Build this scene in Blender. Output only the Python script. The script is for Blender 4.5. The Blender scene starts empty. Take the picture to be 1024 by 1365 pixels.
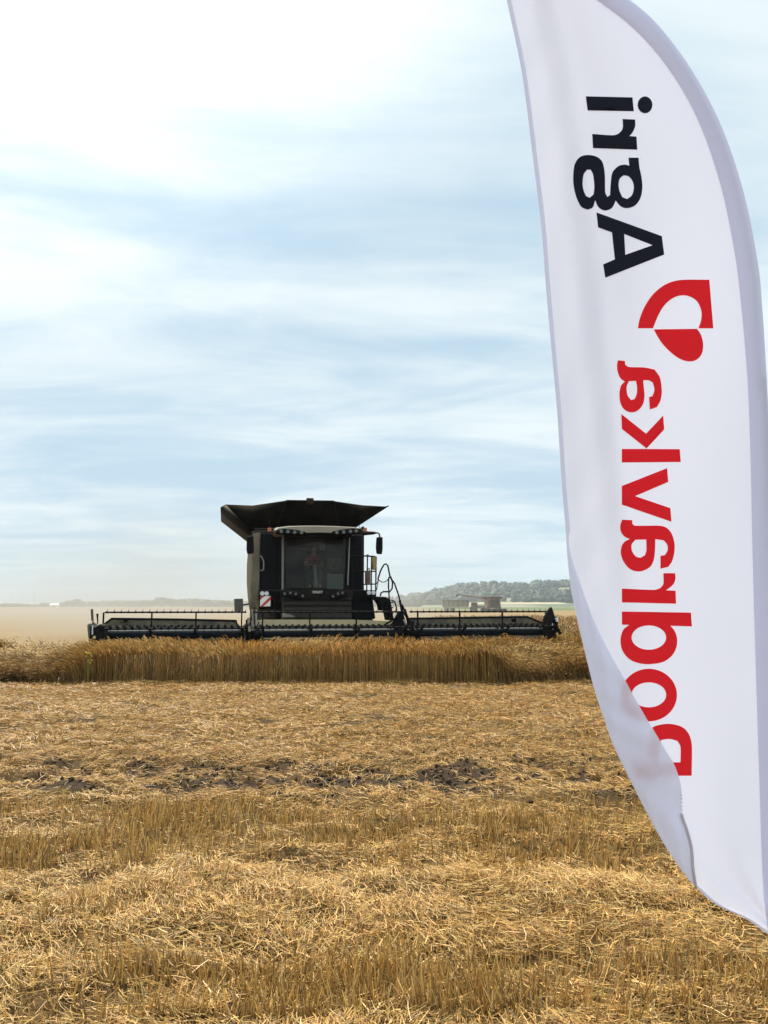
import bpy, bmesh, math, random
import numpy as np
from mathutils import Vector, Matrix, noise as mnoise
from mathutils.geometry import delaunay_2d_cdt

rnd = random.Random(11)
rng = np.random.default_rng(11)
S = bpy.context.scene
COL = S.collection
R = math.radians

# ------------------------------------------------------------------ camera
F = 986.0                      # focal length in photograph pixels (26 mm on 36 mm, portrait)
PITCH = math.atan((807 - 682.5) / F)
EYE = Vector((0, 0, 1.6))
cd = bpy.data.cameras.new('camera')
cam = bpy.data.objects.new('camera', cd)
COL.objects.link(cam)
cd.sensor_fit = 'VERTICAL'; cd.sensor_height = 36; cd.sensor_width = 27; cd.lens = 36 * F / 1365
cd.clip_start = 0.05; cd.clip_end = 20000
cam.location = EYE
cam.rotation_euler = (R(90) + PITCH, 0, 0)
S.camera = cam

# ------------------------------------------------------------------ sun, sky, exposure
SUN_EL, SUN_AZ = R(52), R(-36)         # azimuth from +Y, negative = to the left
to_sun = Vector((math.sin(SUN_AZ) * math.cos(SUN_EL), math.cos(SUN_AZ) * math.cos(SUN_EL), math.sin(SUN_EL)))
sd = bpy.data.lights.new('sun', 'SUN')
sd.energy = 4.9; sd.angle = R(0.6); sd.color = (1.0, 0.95, 0.86)
sun = bpy.data.objects.new('sun', sd); COL.objects.link(sun)
sun.rotation_euler = to_sun.to_track_quat('Z', 'Y').to_euler()
S.view_settings.view_transform = 'Standard'
S.view_settings.look = 'None'
S.view_settings.gamma = 1
S.view_settings.exposure = 0.42

W = bpy.data.worlds.new('World'); S.world = W; W.use_nodes = True
nt = W.node_tree; nt.nodes.clear()


class NT:
    """tiny node helper"""
    def __init__(s, tree): s.t = tree
    def n(s, typ, **kw):
        nd = s.t.nodes.new(typ)
        ins = kw.pop('ins', {})
        for k, v in kw.items(): setattr(nd, k, v)
        for k, v in ins.items(): s.set(nd, k, v)
        return nd
    def set(s, nd, k, v):
        sock = nd.inputs[k]
        if isinstance(v, bpy.types.NodeSocket): s.t.links.new(v, sock)
        else: sock.default_value = v
    def math(s, op, a, b=0.0, c=0.0, clamp=False):
        nd = s.t.nodes.new('ShaderNodeMath'); nd.operation = op; nd.use_clamp = clamp
        s.set(nd, 0, a); s.set(nd, 1, b); s.set(nd, 2, c)
        return nd.outputs[0]
    def mix(s, f, a, b, mode='MIX'):
        nd = s.t.nodes.new('ShaderNodeMix'); nd.data_type = 'RGBA'; nd.blend_type = mode
        s.set(nd, 0, f); s.set(nd, 6, a); s.set(nd, 7, b)
        return nd.outputs[2]
    def ramp(s, f, a, b, smooth=True):
        nd = s.t.nodes.new('ShaderNodeMapRange'); nd.interpolation_type = 'SMOOTHSTEP' if smooth else 'LINEAR'
        s.set(nd, 0, f); nd.inputs[1].default_value = a; nd.inputs[2].default_value = b
        return nd.outputs[0]
    def noise(s, vec, scale, detail=4, rough=0.55, dist=0.0):
        nd = s.t.nodes.new('ShaderNodeTexNoise')
        if vec is not None: s.t.links.new(vec, nd.inputs['Vector'])
        nd.inputs['Scale'].default_value = scale; nd.inputs['Detail'].default_value = detail
        nd.inputs['Roughness'].default_value = rough; nd.inputs['Distortion'].default_value = dist
        return nd.outputs[0]
    def link(s, a, b): s.t.links.new(a, b)


SEED = 77.7
h = NT(nt)
sky = h.n('ShaderNodeTexSky', sky_type='NISHITA', sun_disc=False)
sky.sun_elevation = SUN_EL; sky.sun_rotation = SUN_AZ
sky.air_density = 1.0; sky.dust_density = 1.2; sky.ozone_density = 1.5
tc = h.n('ShaderNodeTexCoord')
d = tc.outputs['Generated']
sep = h.n('ShaderNodeSeparateXYZ', ins={0: d})
dz = h.math('MAXIMUM', sep.outputs[2], 0.0)
den = h.math('ADD', dz, 0.10)
u = h.math('DIVIDE', sep.outputs[0], den); v = h.math('DIVIDE', sep.outputs[1], den)
pl = h.n('ShaderNodeCombineXYZ', ins={0: h.math('MULTIPLY', u, 0.50), 1: v, 2: SEED}).outputs[0]
n1 = h.noise(pl, 1.5, 7, 0.58, 0.7)
n2 = h.noise(pl, 4.2, 6, 0.62, 0.3)
n3 = h.noise(pl, 0.35, 2, 0.5)
cl = h.math('ADD', h.math('MULTIPLY', n1, 0.70), h.math('ADD', h.math('MULTIPLY', n2, 0.18), h.math('MULTIPLY', n3, 0.25)))
cos_s = h.n('ShaderNodeVectorMath', operation='DOT_PRODUCT', ins={0: d, 1: tuple(to_sun)}).outputs['Value']
near = h.ramp(cos_s, 0.78, 1.0)
mask = h.ramp(h.math('ADD', cl, h.math('MULTIPLY', near, 0.06)), 0.41, 0.70)
mask = h.math('MULTIPLY', mask, 0.95)
# thin cloud: glows round the sun, with brightness added opposite it to fill the flag's front
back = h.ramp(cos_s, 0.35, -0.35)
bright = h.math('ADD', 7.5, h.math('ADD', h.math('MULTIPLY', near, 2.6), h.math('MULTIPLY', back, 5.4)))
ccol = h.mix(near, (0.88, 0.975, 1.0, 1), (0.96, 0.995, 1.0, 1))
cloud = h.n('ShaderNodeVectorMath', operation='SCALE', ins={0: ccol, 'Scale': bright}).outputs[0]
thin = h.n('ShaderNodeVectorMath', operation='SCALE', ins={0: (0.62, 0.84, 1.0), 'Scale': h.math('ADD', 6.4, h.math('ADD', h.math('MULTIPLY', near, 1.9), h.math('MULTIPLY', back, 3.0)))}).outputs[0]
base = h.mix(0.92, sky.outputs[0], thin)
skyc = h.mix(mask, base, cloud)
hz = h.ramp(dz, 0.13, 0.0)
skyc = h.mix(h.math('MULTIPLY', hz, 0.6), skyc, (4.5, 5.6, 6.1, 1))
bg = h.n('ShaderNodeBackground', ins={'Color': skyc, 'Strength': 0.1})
wo = h.n('ShaderNodeOutputWorld')
h.link(bg.outputs[0], wo.inputs[0])

S.render.engine = 'CYCLES'
S.cycles.use_denoising = True
S.cycles.max_bounces = 8; S.cycles.diffuse_bounces = 3; S.cycles.glossy_bounces = 3
S.cycles.transmission_bounces = 4; S.cycles.transparent_max_bounces = 16; S.cycles.volume_bounces = 1
S.cycles.caustics_reflective = False; S.cycles.caustics_refractive = False


# ------------------------------------------------------------------ helpers
def ray(px, py):
    x = (px - 512) / F; t = (682.5 - py) / F
    c, s_ = math.cos(PITCH), math.sin(PITCH)
    return Vector((x, c - s_ * t, s_ + c * t))


def at(px, py, Y):
    """point at world depth Y seen at a photograph pixel"""
    r = ray(px, py)
    return EYE + r * (Y / r.y)


def tag(o, label=None, cat=None, group=None, kind=None):
    if label: o['label'] = label
    if cat: o['category'] = cat
    if group: o['group'] = group
    if kind: o['kind'] = kind
    return o


def empty(name, loc, rz=0.0):
    o = bpy.data.objects.new(name, None); COL.objects.link(o)
    o.location = loc; o.rotation_euler = (0, 0, rz); o.empty_display_size = 0.3
    return o


class MB:
    def __init__(s): s.v = []; s.f = []
    def add(s, vs, fs):
        b = len(s.v); s.v += [tuple(p) for p in vs]; s.f += [tuple(b + i for i in f) for f in fs]
        return s
    def box(s, c, size, rot=None):
        hx, hy, hz_ = size[0] / 2, size[1] / 2, size[2] / 2
        vs = [Vector((x, y, z)) for x in (-hx, hx) for y in (-hy, hy) for z in (-hz_, hz_)]
        if rot is not None: vs = [rot @ p for p in vs]
        c = Vector(c)
        return s.add([p + c for p in vs], [(0, 1, 3, 2), (4, 6, 7, 5), (0, 4, 5, 1), (2, 3, 7, 6), (0, 2, 6, 4), (1, 5, 7, 3)])
    def span(s, a, b):
        a, b = Vector(a), Vector(b)
        return s.box((a + b) / 2, (abs(b.x - a.x), abs(b.y - a.y), abs(b.z - a.z)))
    def tube(s, pts, r, n=8, r2=None, cap=True):
        pts = [Vector(p) for p in pts]; m = len(pts); base = len(s.v)
        up = None
        for i, p in enumerate(pts):
            a = pts[max(i - 1, 0)]; b = pts[min(i + 1, m - 1)]
            t = (b - a).normalized()
            if up is None:
                up = Vector((0, 0, 1)) if abs(t.z) < 0.9 else Vector((0, 1, 0))
            e = t.cross(up).normalized(); up2 = e.cross(t).normalized(); up = up2
            rr = r if r2 is None else r + (r2 - r) * i / (m - 1)
            for k in range(n):
                q = 2 * math.pi * k / n
                s.v.append(tuple(p + e * (math.cos(q) * rr) + up2 * (math.sin(q) * rr)))
        for i in range(m - 1):
            for k in range(n):
                k2 = (k + 1) % n
                s.f.append((base + i * n + k, base + i * n + k2, base + (i + 1) * n + k2, base + (i + 1) * n + k))
        if cap:
            s.f.append(tuple(base + k for k in reversed(range(n))))
            s.f.append(tuple(base + (m - 1) * n + k for k in range(n)))
        return s
    def bar(s, a, b, w, t):
        """rectangular beam from a to b"""
        a, b = Vector(a), Vector(b); d_ = (b - a); L = d_.length
        q = d_.to_track_quat('X', 'Z').to_matrix()
        return s.box((a + b) / 2, (L, w, t), q)
    def prism(s, poly, off):
        """poly: list of 3-D points (planar), off: thickness vector"""
        n = len(poly); off = Vector(off)
        vs = [Vector(p) for p in poly] + [Vector(p) + off for p in poly]
        fs = [tuple(range(n)), tuple(range(2 * n - 1, n - 1, -1))] + [(i, i + n, (i + 1) % n + n, (i + 1) % n) for i in range(n)]
        return s.add(vs, fs)
    def loft(s, rings, cap=True):
        n = len(rings[0]); b = len(s.v)
        for r_ in rings: s.v += [tuple(p) for p in r_]
        for i in range(len(rings) - 1):
            for k in range(n):
                k2 = (k + 1) % n
                s.f.append((b + i * n + k, b + i * n + k2, b + (i + 1) * n + k2, b + (i + 1) * n + k))
        if cap:
            s.f.append(tuple(b + k for k in reversed(range(n))))
            s.f.append(tuple(b + (len(rings) - 1) * n + k for k in range(n)))
        return s
    def sphere(s, c, r, sc=(1, 1, 1), nu=12, nv=8):
        c = Vector(c); rings = []
        for j in range(1, nv):
            a = math.pi * j / nv
            rings.append([c + Vector((math.sin(a) * math.cos(2 * math.pi * k / nu) * r * sc[0], math.sin(a) * math.sin(2 * math.pi * k / nu) * r * sc[1], -math.cos(a) * r * sc[2])) for k in range(nu)])
        return s.loft(rings)
    def build(s, name, mat, parent=None, bevel=0.0, smooth=35, solid=0.0, loc=None):
        me = bpy.data.meshes.new(name)
        me.from_pydata(s.v, [], s.f)
        bm = bmesh.new(); bm.from_mesh(me)
        bmesh.ops.recalc_face_normals(bm, faces=bm.faces)
        bm.to_mesh(me); bm.free()
        if mat: me.materials.append(mat)
        if smooth:
            me.shade_smooth(); me.set_sharp_from_angle(angle=R(smooth))
        o = bpy.data.objects.new(name, me); COL.objects.link(o)
        if parent: o.parent = parent
        if loc: o.location = loc
        if solid:
            m = o.modifiers.new('solid', 'SOLIDIFY'); m.thickness = solid; m.offset = 0
        if bevel:
            m = o.modifiers.new('bevel', 'BEVEL'); m.width = bevel; m.segments = 2; m.limit_method = 'ANGLE'; m.angle_limit = R(40)
        return o


def npmesh(name, verts, quads, mat, col=None, smooth=False, tris=None):
    me = bpy.data.meshes.new(name)
    me.vertices.add(len(verts)); me.vertices.foreach_set('co', np.asarray(verts, np.float32).ravel())
    q = np.asarray(quads if quads is not None else tris, np.int32); k = q.shape[1]
    me.loops.add(q.size); me.loops.foreach_set('vertex_index', q.ravel())
    me.polygons.add(len(q)); me.polygons.foreach_set('loop_start', np.arange(0, q.size, k, dtype=np.int32))
    me.polygons.foreach_set('loop_total', np.full(len(q), k, np.int32))
    if col is not None:
        a = me.attributes.new('tint', 'FLOAT_COLOR', 'POINT')
        c = np.ones((len(verts), 4), np.float32); c[:, :3] = col
        a.data.foreach_set('color', c.ravel())
    me.update(calc_edges=True); me.validate()
    if smooth: me.shade_smooth()
    me.materials.append(mat)
    o = bpy.data.objects.new(name, me); COL.objects.link(o)
    return o


# value noise on numpy arrays
_perm = rng.random((256, 256)).astype(np.float32)
def vnoise(x, y):
    xi = np.floor(x).astype(int); yi = np.floor(y).astype(int)
    fx = x - xi; fy = y - yi
    fx = fx * fx * (3 - 2 * fx); fy = fy * fy * (3 - 2 * fy)
    a = _perm[xi % 256, yi % 256]; b = _perm[(xi + 1) % 256, yi % 256]
    c = _perm[xi % 256, (yi + 1) % 256]; d_ = _perm[(xi + 1) % 256, (yi + 1) % 256]
    return (a * (1 - fx) + b * fx) * (1 - fy) + (c * (1 - fx) + d_ * fx) * fy
def fbm(x, y, o=4):
    r_ = 0; a = 0.5; t = 0
    for i in range(o):
        r_ = r_ + a * vnoise(x + 17.3 * i, y + 9.1 * i); t += a; a *= 0.5; x = x * 2.03; y = y * 2.03
    return r_ / t
def sst(a, b, x):
    t = np.clip((x - a) / (b - a), 0, 1); return t * t * (3 - 2 * t)


# ------------------------------------------------------------------ materials
def new_mat(name):
    m = bpy.data.materials.new(name); m.use_nodes = True
    t = m.node_tree; t.nodes.clear()
    hh = NT(t); out = hh.n('ShaderNodeOutputMaterial')
    return m, hh, out


def painted(name, col, rough=0.5, metal=0.0, var=0.25, scale=3.0, dust=0.3, dcol=(0.36, 0.29, 0.19), spec=0.4, film=0.06):
    """paint, plastic or metal with settled field dust on what faces up and a patchy film elsewhere"""
    m, hh, out = new_mat(name)
    tcx = hh.n('ShaderNodeTexCoord'); o = tcx.outputs['Object']
    ns = hh.noise(o, scale, 5, 0.6); fine = hh.noise(o, scale * 9, 3, 0.6)
    c = hh.mix(ns, tuple(x * (1 - var) for x in col) + (1,), tuple(min(1, x * (1 + var)) for x in col) + (1,))
    g = hh.n('ShaderNodeNewGeometry'); nz = hh.n('ShaderNodeSeparateXYZ', ins={0: g.outputs['Normal']}).outputs[2]
    df = hh.math('MULTIPLY', hh.ramp(nz, 0.15, 0.95), dust)
    df = hh.math('ADD', df, hh.math('MULTIPLY', hh.ramp(hh.math('ADD', ns, hh.math('MULTIPLY', fine, 0.4)), 0.5, 0.95), film * 3), clamp=True)
    c = hh.mix(df, c, tuple(dcol) + (1,))
    b = hh.n('ShaderNodeBsdfPrincipled', ins={'Base Color': c, 'Metallic': metal, 'Specular IOR Level': spec})
    hh.set(b, 'Roughness', hh.math('ADD', rough, hh.math('MULTIPLY', df, 0.4), clamp=True))
    hh.link(b.outputs[0], out.inputs[0])
    return m


def cloth_mat(name, col, trans, weave=900.0):
    m, hh, out = new_mat(name)
    tcx = hh.n('ShaderNodeTexCoord'); o = tcx.outputs['Object']
    ns = hh.noise(o, 5, 3, 0.5); w = hh.noise(o, weave, 2, 0.5)
    f = hh.math('ADD', hh.math('MULTIPLY', ns, 0.06), hh.math('MULTIPLY', w, 0.10))
    c = hh.mix(f, tuple(col) + (1,), tuple(x * 0.6 for x in col) + (1,))
    bump = hh.n('ShaderNodeBump', ins={'Height': w, 'Strength': 0.08, 'Distance': 0.001})
    big = hh.n('ShaderNodeBump', ins={'Height': hh.noise(o, 7, 4, 0.6), 'Strength': 0.15, 'Distance': 0.012, 'Normal': bump.outputs[0]})
    di = hh.n('ShaderNodeBsdfDiffuse', ins={'Color': c, 'Normal': big.outputs[0]})
    tr = hh.n('ShaderNodeBsdfTranslucent', ins={'Color': c, 'Normal': big.outputs[0]})
    mx = hh.n('ShaderNodeMixShader', ins={0: trans}); hh.link(di.outputs[0], mx.inputs[1]); hh.link(tr.outputs[0], mx.inputs[2])
    hh.link(mx.outputs[0], out.inputs[0])
    return m


def straw_mat(name, trans=0.28, gain=1.0, spec=0.35):
    m, hh, out = new_mat(name)
    a = hh.n('ShaderNodeAttribute', attribute_name='tint')
    c = a.outputs['Color']
    if gain != 1.0: c = hh.mix(1.0, c, (gain, gain, gain, 1), 'MULTIPLY')
    b = hh.n('ShaderNodeBsdfPrincipled', ins={'Base Color': c, 'Roughness': 0.5, 'Specular IOR Level': spec})
    tr = hh.n('ShaderNodeBsdfTranslucent', ins={'Color': c})
    mx = hh.n('ShaderNodeMixShader', ins={0: trans}); hh.link(b.outputs[0], mx.inputs[1]); hh.link(tr.outputs[0], mx.inputs[2])
    hh.link(mx.outputs[0], out.inputs[0])
    return m


M = {}
M['black'] = painted('black_plastic', (0.004, 0.004, 0.005), 0.6, 0, 0.3, 4, 0.12, film=0.003, spec=0.06)
M['dark'] = painted('dark_frame', (0.006, 0.0062, 0.007), 0.6, 0, 0.3, 5, 0.18, film=0.006, spec=0.08)
M['navy'] = painted('dark_blue_grey_panel', (0.0045, 0.005, 0.0085), 0.5, 0, 0.2, 2, 0.2, film=0.003, spec=0.08)
M['cover'] = painted('dark_grey_cover', (0.008, 0.008, 0.0075), 0.6, 0, 0.3, 3, 0.05, film=0.010, spec=0.08)
M['tyre'] = painted('tyre_rubber', (0.014, 0.014, 0.014), 0.8, 0, 0.3, 6, 0.5, film=0.05)
M['canvas'] = painted('dark_canvas', (0.0035, 0.0028, 0.0024), 0.85, 0, 0.4, 2.5, 0.4, film=0.004, spec=0.03)
M['lit_brown_canvas'] = painted('lit_brown_canvas', (0.016, 0.013, 0.010), 0.85, 0, 0.45, 2.5, 0.4, film=0.012, spec=0.15)  # lighter copy of the canvas: light on the left flap put into its colour
M['side'] = painted('pale_side_panel', (0.16, 0.143, 0.10), 0.6, 0, 0.35, 1.8, 0.4, (0.26, 0.22, 0.15), film=0.12, spec=0.15)
M['roof'] = painted('pale_roof', (0.24, 0.215, 0.165), 0.5, 0, 0.2, 3, 0.35, (0.36, 0.30, 0.22), film=0.06)
M['sheet'] = painted('dusty_sheet_metal', (0.085, 0.080, 0.055), 0.7, 0, 0.3, 4, 0.6, film=0.14, spec=0.15)
M['beige'] = painted('dust_covered_sheet', (0.50, 0.41, 0.25), 0.85, 0, 0.2, 4, 0.5, (0.6, 0.45, 0.24), film=0.15, spec=0.1)
M['tube'] = painted('blue_black_tube', (0.008, 0.011, 0.015), 0.85, 0, 0.2, 4, 0.0, film=0.003, spec=0.01)
M['galv'] = painted('galvanised', (0.80, 0.79, 0.74), 0.3, 0.0, 0.1, 8, 0.1, film=0.03)
M['grey'] = painted('grey_metal', (0.30, 0.31, 0.31), 0.45, 0.0, 0.15, 8, 0.3)
M['greypanel'] = painted('grey_marker', (0.10, 0.11, 0.10), 0.6, 0, 0.2, 5, 0.3)
M['pillar'] = painted('pillar_grey', (0.13, 0.135, 0.13), 0.5, 0.0, 0.15, 8, 0.3)
M['amber'] = painted('amber_lens', (0.45, 0.10, 0.03), 0.3, 0, 0.1, 5, 0.3)
M['red'] = painted('red_reflective', (0.50, 0.03, 0.03), 0.5, 0, 0.15, 20, 0.2, film=0.03)
M['white'] = painted('white_reflective', (0.80, 0.78, 0.74), 0.5, 0, 0.06, 20, 0.1, film=0.03)
M['lens'] = painted('lamp_lens', (0.62, 0.63, 0.62), 0.2, 0, 0.1, 20, 0.1, film=0.02, spec=0.8)
M['lensdim'] = painted('dim_lamp_lens', (0.07, 0.07, 0.06), 0.3, 0, 0.1, 20, 0.1, film=0.05, spec=0.8)
M['brownred'] = painted('faded_red_cylinder', (0.09, 0.035, 0.028), 0.4, 0, 0.2, 6, 0.3)
M['tan'] = painted('tan_box', (0.30, 0.22, 0.09), 0.6, 0, 0.2, 6, 0.3)
M['seat'] = painted('seat_cloth', (0.03, 0.03, 0.03), 0.8, 0, 0.2, 9, 0.1)
M['console'] = painted('pale_green_grey_console', (0.24, 0.28, 0.25), 0.6, 0, 0.1, 9, 0.1)
M['shirt'] = painted('red_shirt', (0.30, 0.035, 0.03), 0.85, 0, 0.2, 12, 0.0, film=0)
M['skin'] = painted('skin', (0.42, 0.24, 0.16), 0.55, 0, 0.1, 12, 0.0, film=0)
M['trousers'] = painted('dark_trousers', (0.03, 0.035, 0.05), 0.85, 0, 0.2, 12, 0.0, film=0)
M['hair'] = painted('dark_hair', (0.03, 0.02, 0.015), 0.6, 0, 0.2, 20, 0.0, film=0)

m, hh, out = new_mat('dusty_glass')
o_ = hh.n('ShaderNodeTexCoord').outputs['Object']
tr_ = hh.n('ShaderNodeBsdfTransparent', ins={'Color': (0.42, 0.46, 0.41, 1)})
gl_ = hh.n('ShaderNodeBsdfGlossy', ins={'Color': (0.9, 0.9, 0.9, 1), 'Roughness': 0.06})
du_ = hh.n('ShaderNodeBsdfDiffuse', ins={'Color': (0.40, 0.35, 0.26, 1)})
m1 = hh.n('ShaderNodeMixShader', ins={0: 0.012}); hh.link(tr_.outputs[0], m1.inputs[1]); hh.link(gl_.outputs[0], m1.inputs[2])
m2 = hh.n('ShaderNodeMixShader', ins={0: hh.math('MULTIPLY', hh.ramp(hh.noise(o_, 1.6, 5, 0.6), 0.25, 0.8), 0.085)})
hh.link(m1.outputs[0], m2.inputs[1]); hh.link(du_.outputs[0], m2.inputs[2]); hh.link(m2.outputs[0], out.inputs[0])
M['glass'] = m

M['flag'] = cloth_mat('white_flag_cloth', (0.86, 0.87, 1.0), 0.29)
M['sleeve'] = cloth_mat('flag_sleeve_cloth', (0.83, 0.825, 1.0), 0.29)
M['ink_red'] = cloth_mat('red_print', (0.95, 0.030, 0.040), 0.18)
M['ink_black'] = cloth_mat('black_print', (0.022, 0.024, 0.036), 0.1)
M['tape'] = cloth_mat('grey_hem_tape', (0.68, 0.62, 0.66), 0.2)
M['straw'] = straw_mat('straw', 0.10, 1.0, 0.18)
M['wheat'] = straw_mat('wheat', 0.14, 1.0, 0.04)
M['thatch'] = straw_mat('wheat_thatch', 0.0, 1.0, 0.05)

# ------------------------------------------------------------------ ground
EDGE = 15.6                                   # near edge of the standing crop
def band(y, a, b, s_=0.35): return sst(a - s_, a + s_, y) * (1 - sst(b - s_, b + s_, y))
def wob(x): return 0.25 * (vnoise(x * 0.35 + 3.1, x * 0 + 7.7) - 0.5) + 0.06 * x * 0.5
def soil_mask(x, y):
    """bare, torn soil in the wheel track; a few flecks elsewhere"""
    yy = y + wob(x)
    n = fbm(x * 0.8 + 40, y * 3.4 + 3, 4)
    n2 = fbm(x * 4.0 + 11, y * 7.5 + 31, 3)
    t = band(yy, 6.35, 7.9, 0.45)
    fleck = sst(0.64, 0.70, fbm(x * 1.9 + 90, y * 3.2 + 5, 3)) * sst(8, 9, y)
    return np.clip(t * sst(0.48, 0.58, n * 0.42 + n2 * 0.58 + 0.036) + fleck * 0.8, 0, 1)
def ground_z(x, y):
    n = fbm(x * 0.9, y * 1.1, 4) - 0.5
    yy = y + wob(x)
    t = band(yy, 6.3, 8.3, 0.5)
    clod = (fbm(x * 5 + 8, y * 5 + 2, 3) - 0.45) * 0.20 * t + (fbm(x * 2.4 + 33, y * 3.8 + 12, 3) - 0.5) * 0.13 * (1 - t)
    rut = -0.03 * band(yy, 6.9, 7.7, 0.3)
    return (n * 0.05 + clod + rut) * (1 - sst(18, 40, y)) * (1 - sst(14, 30, np.abs(x)))


def axis(parts):
    r_ = []
    for a, b, s_ in parts: r_.append(np.arange(a, b, s_))
    return np.concatenate(r_ + [[parts[-1][1]]])
xs_p = axis([(0, 6, 0.055), (6, 14, 0.16), (14, 40, 1.5), (40, 200, 14), (200, 1500, 120), (1500, 9000, 900)])
gx = np.concatenate([-xs_p[:0:-1], xs_p])
gy = np.concatenate([axis([(-400, -20, 60), (-20, 1, 1.5)])[:-1], axis([(1, 9, 0.05), (9, 18, 0.09), (18, 40, 1.0), (40, 200, 8), (200, 1500, 60), (1500, 9000, 700)])])
X, Y = np.meshgrid(gx, gy)
nxg, nyg = len(gx), len(gy)
Zg = ground_z(X, Y)
idx = np.arange(nxg * nyg).reshape(nyg, nxg)
quads = np.stack([idx[:-1, :-1], idx[:-1, 1:], idx[1:, 1:], idx[1:, :-1]], -1).reshape(-1, 4)
sm = np.where((Y < 20) & (Y > -1) & (np.abs(X) < 30), soil_mask(X, Y), 0.0)
gcol = np.stack([sm.ravel()] * 3, -1)

m, hh, out = new_mat('field_soil_and_litter')
geo = hh.n('ShaderNodeNewGeometry'); pos = geo.outputs['Position']
sp = hh.n('ShaderNodeSeparateXYZ', ins={0: pos})
att = hh.n('ShaderNodeAttribute', attribute_name='tint')
soil = hh.mix(hh.noise(pos, 9, 6, 0.65), (0.020, 0.013, 0.008, 1), (0.080, 0.053, 0.032, 1))
stretch = hh.n('ShaderNodeVectorMath', operation='MULTIPLY', ins={0: pos, 1: (0.5, 1, 1)}).outputs[0]
lit = hh.mix(hh.ramp(hh.noise(stretch, 26, 6, 0.75), 0.32, 0.70), (0.055, 0.032, 0.013, 1), (0.40, 0.245, 0.080, 1))
lit = hh.mix(hh.math('MULTIPLY', hh.ramp(hh.noise(pos, 1.1, 4, 0.6), 0.35, 0.75), 0.45), lit, (0.30, 0.20, 0.09, 1))
lit = hh.mix(hh.ramp(sp.outputs[1], 12.0, 6.0), lit, hh.mix(hh.noise(pos, 40, 4, 0.7), (0.035, 0.022, 0.011, 1), (0.22, 0.135, 0.052, 1)))
nearc = hh.mix(att.outputs['Color'], lit, soil)
crop = hh.mix(hh.noise(hh.n('ShaderNodeVectorMath', operation='MULTIPLY', ins={0: pos, 1: (0.3, 1.2, 1)}).outputs[0], 0.25, 6, 0.65), (0.19, 0.125, 0.052, 1), (0.31, 0.215, 0.100, 1))
c = hh.mix(hh.ramp(sp.outputs[1], 17, 22), nearc, crop)
xx = hh.math('ADD', sp.outputs[0], hh.math('MULTIPLY', hh.noise(pos, 0.01, 2), 20))
gfield = hh.mix(hh.noise(hh.n('ShaderNodeVectorMath', operation='MULTIPLY', ins={0: pos, 1: (0.2, 1, 1)}).outputs[0], 0.035, 4, 0.6), (0.075, 0.105, 0.045, 1), (0.17, 0.19, 0.085, 1))
strip = hh.ramp(hh.math('SINE', hh.math('MULTIPLY', hh.math('ADD', sp.outputs[1], hh.math('MULTIPLY', sp.outputs[0], 0.25)), 0.021)), 0.72, 0.9)
gfield = hh.mix(hh.math('MULTIPLY', strip, hh.ramp(sp.outputs[1], 420, 520)), gfield, (0.30, 0.26, 0.14, 1))
isg = hh.math('MULTIPLY', hh.ramp(sp.outputs[1], 232, 240, False), hh.ramp(xx, 20, 34))
c = hh.mix(isg, c, gfield)
bmp = hh.n('ShaderNodeBump', ins={'Height': hh.noise(pos, 45, 5, 0.7), 'Strength': 0.6, 'Distance': 0.02})
b = hh.n('ShaderNodeBsdfPrincipled', ins={'Base Color': c, 'Roughness': 0.95, 'Specular IOR Level': 0.1, 'Normal': bmp.outputs[0]})
hh.link(b.outputs[0], out.inputs[0])
gr = npmesh('ground', np.stack([X.ravel(), Y.ravel(), Zg.ravel()], -1), quads, m, gcol, smooth=True)
tag(gr, kind='structure')


# ------------------------------------------------------------------ straw: stubble and litter
PAL = np.array([[0.60, 0.405, 0.150], [0.52, 0.325, 0.105], [0.66, 0.465, 0.185], [0.40, 0.245, 0.080], [0.24, 0.160, 0.072], [0.48, 0.35, 0.16], [0.72, 0.56, 0.30]])
def tint(n, w):
    k = rng.choice(len(PAL), n, p=np.array(w) / sum(w))
    return PAL[k] * np.array([1.0, 0.925, 0.83]) * rng.uniform(0.62, 1.22, (n, 1)) * (1 + rng.normal(0, 0.04, (n, 3)))


def ribbons(p0, p1, p2, w, face):
    """strips of two quads through three points; face = side vectors (n,3)"""
    n = len(p0); w = w[:, None] * 0.5
    vs = np.stack([p0 - face * w, p0 + face * w, p1 - face * w, p1 + face * w, p2 - face * w * 0.7, p2 + face * w * 0.7], 1).reshape(-1, 3)
    b = np.arange(n)[:, None] * 6
    q = np.concatenate([b + np.array([[0, 1, 3, 2]]), b + np.array([[2, 3, 5, 4]])], 1).reshape(-1, 4)
    return vs, q


def unit(a): return a / np.maximum(np.linalg.norm(a, axis=1, keepdims=True), 1e-6)


def spread(n, y0, y1, margin=1.6):
    """random points over the ground strip y0..y1, a little wider than the picture"""
    y = np.sqrt(rng.uniform(0, 1, n) * (y1 ** 2 - y0 ** 2) + y0 ** 2)
    x = rng.uniform(-1, 1, n) * (0.55 * y + margin)
    return x, y


def up_band(x, y):
    """how much upright stubble stands free of loose straw"""
    yy = y + wob(x)
    n = fbm(x * 0.8 + 5, y * 1.6 + 9, 3)
    a = 1.35 * band(yy, 3.10, 3.48, 0.10) + 1.0 * band(yy, 4.8, 6.1, 0.3) + 0.28 * band(yy, 1.0, 2.9, 0.1) + 0.10 * band(yy, 3.5, 4.6) + 0.22 * sst(8.0, 9.0, yy)
    n2 = fbm(x * 2.6 + 15, y * 5.0 + 19, 3)
    return np.clip(a * (0.35 + 1.3 * sst(0.3, 0.65, n)) * (0.25 + 1.0 * sst(0.36, 0.58, n2)), 0, 1)


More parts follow.
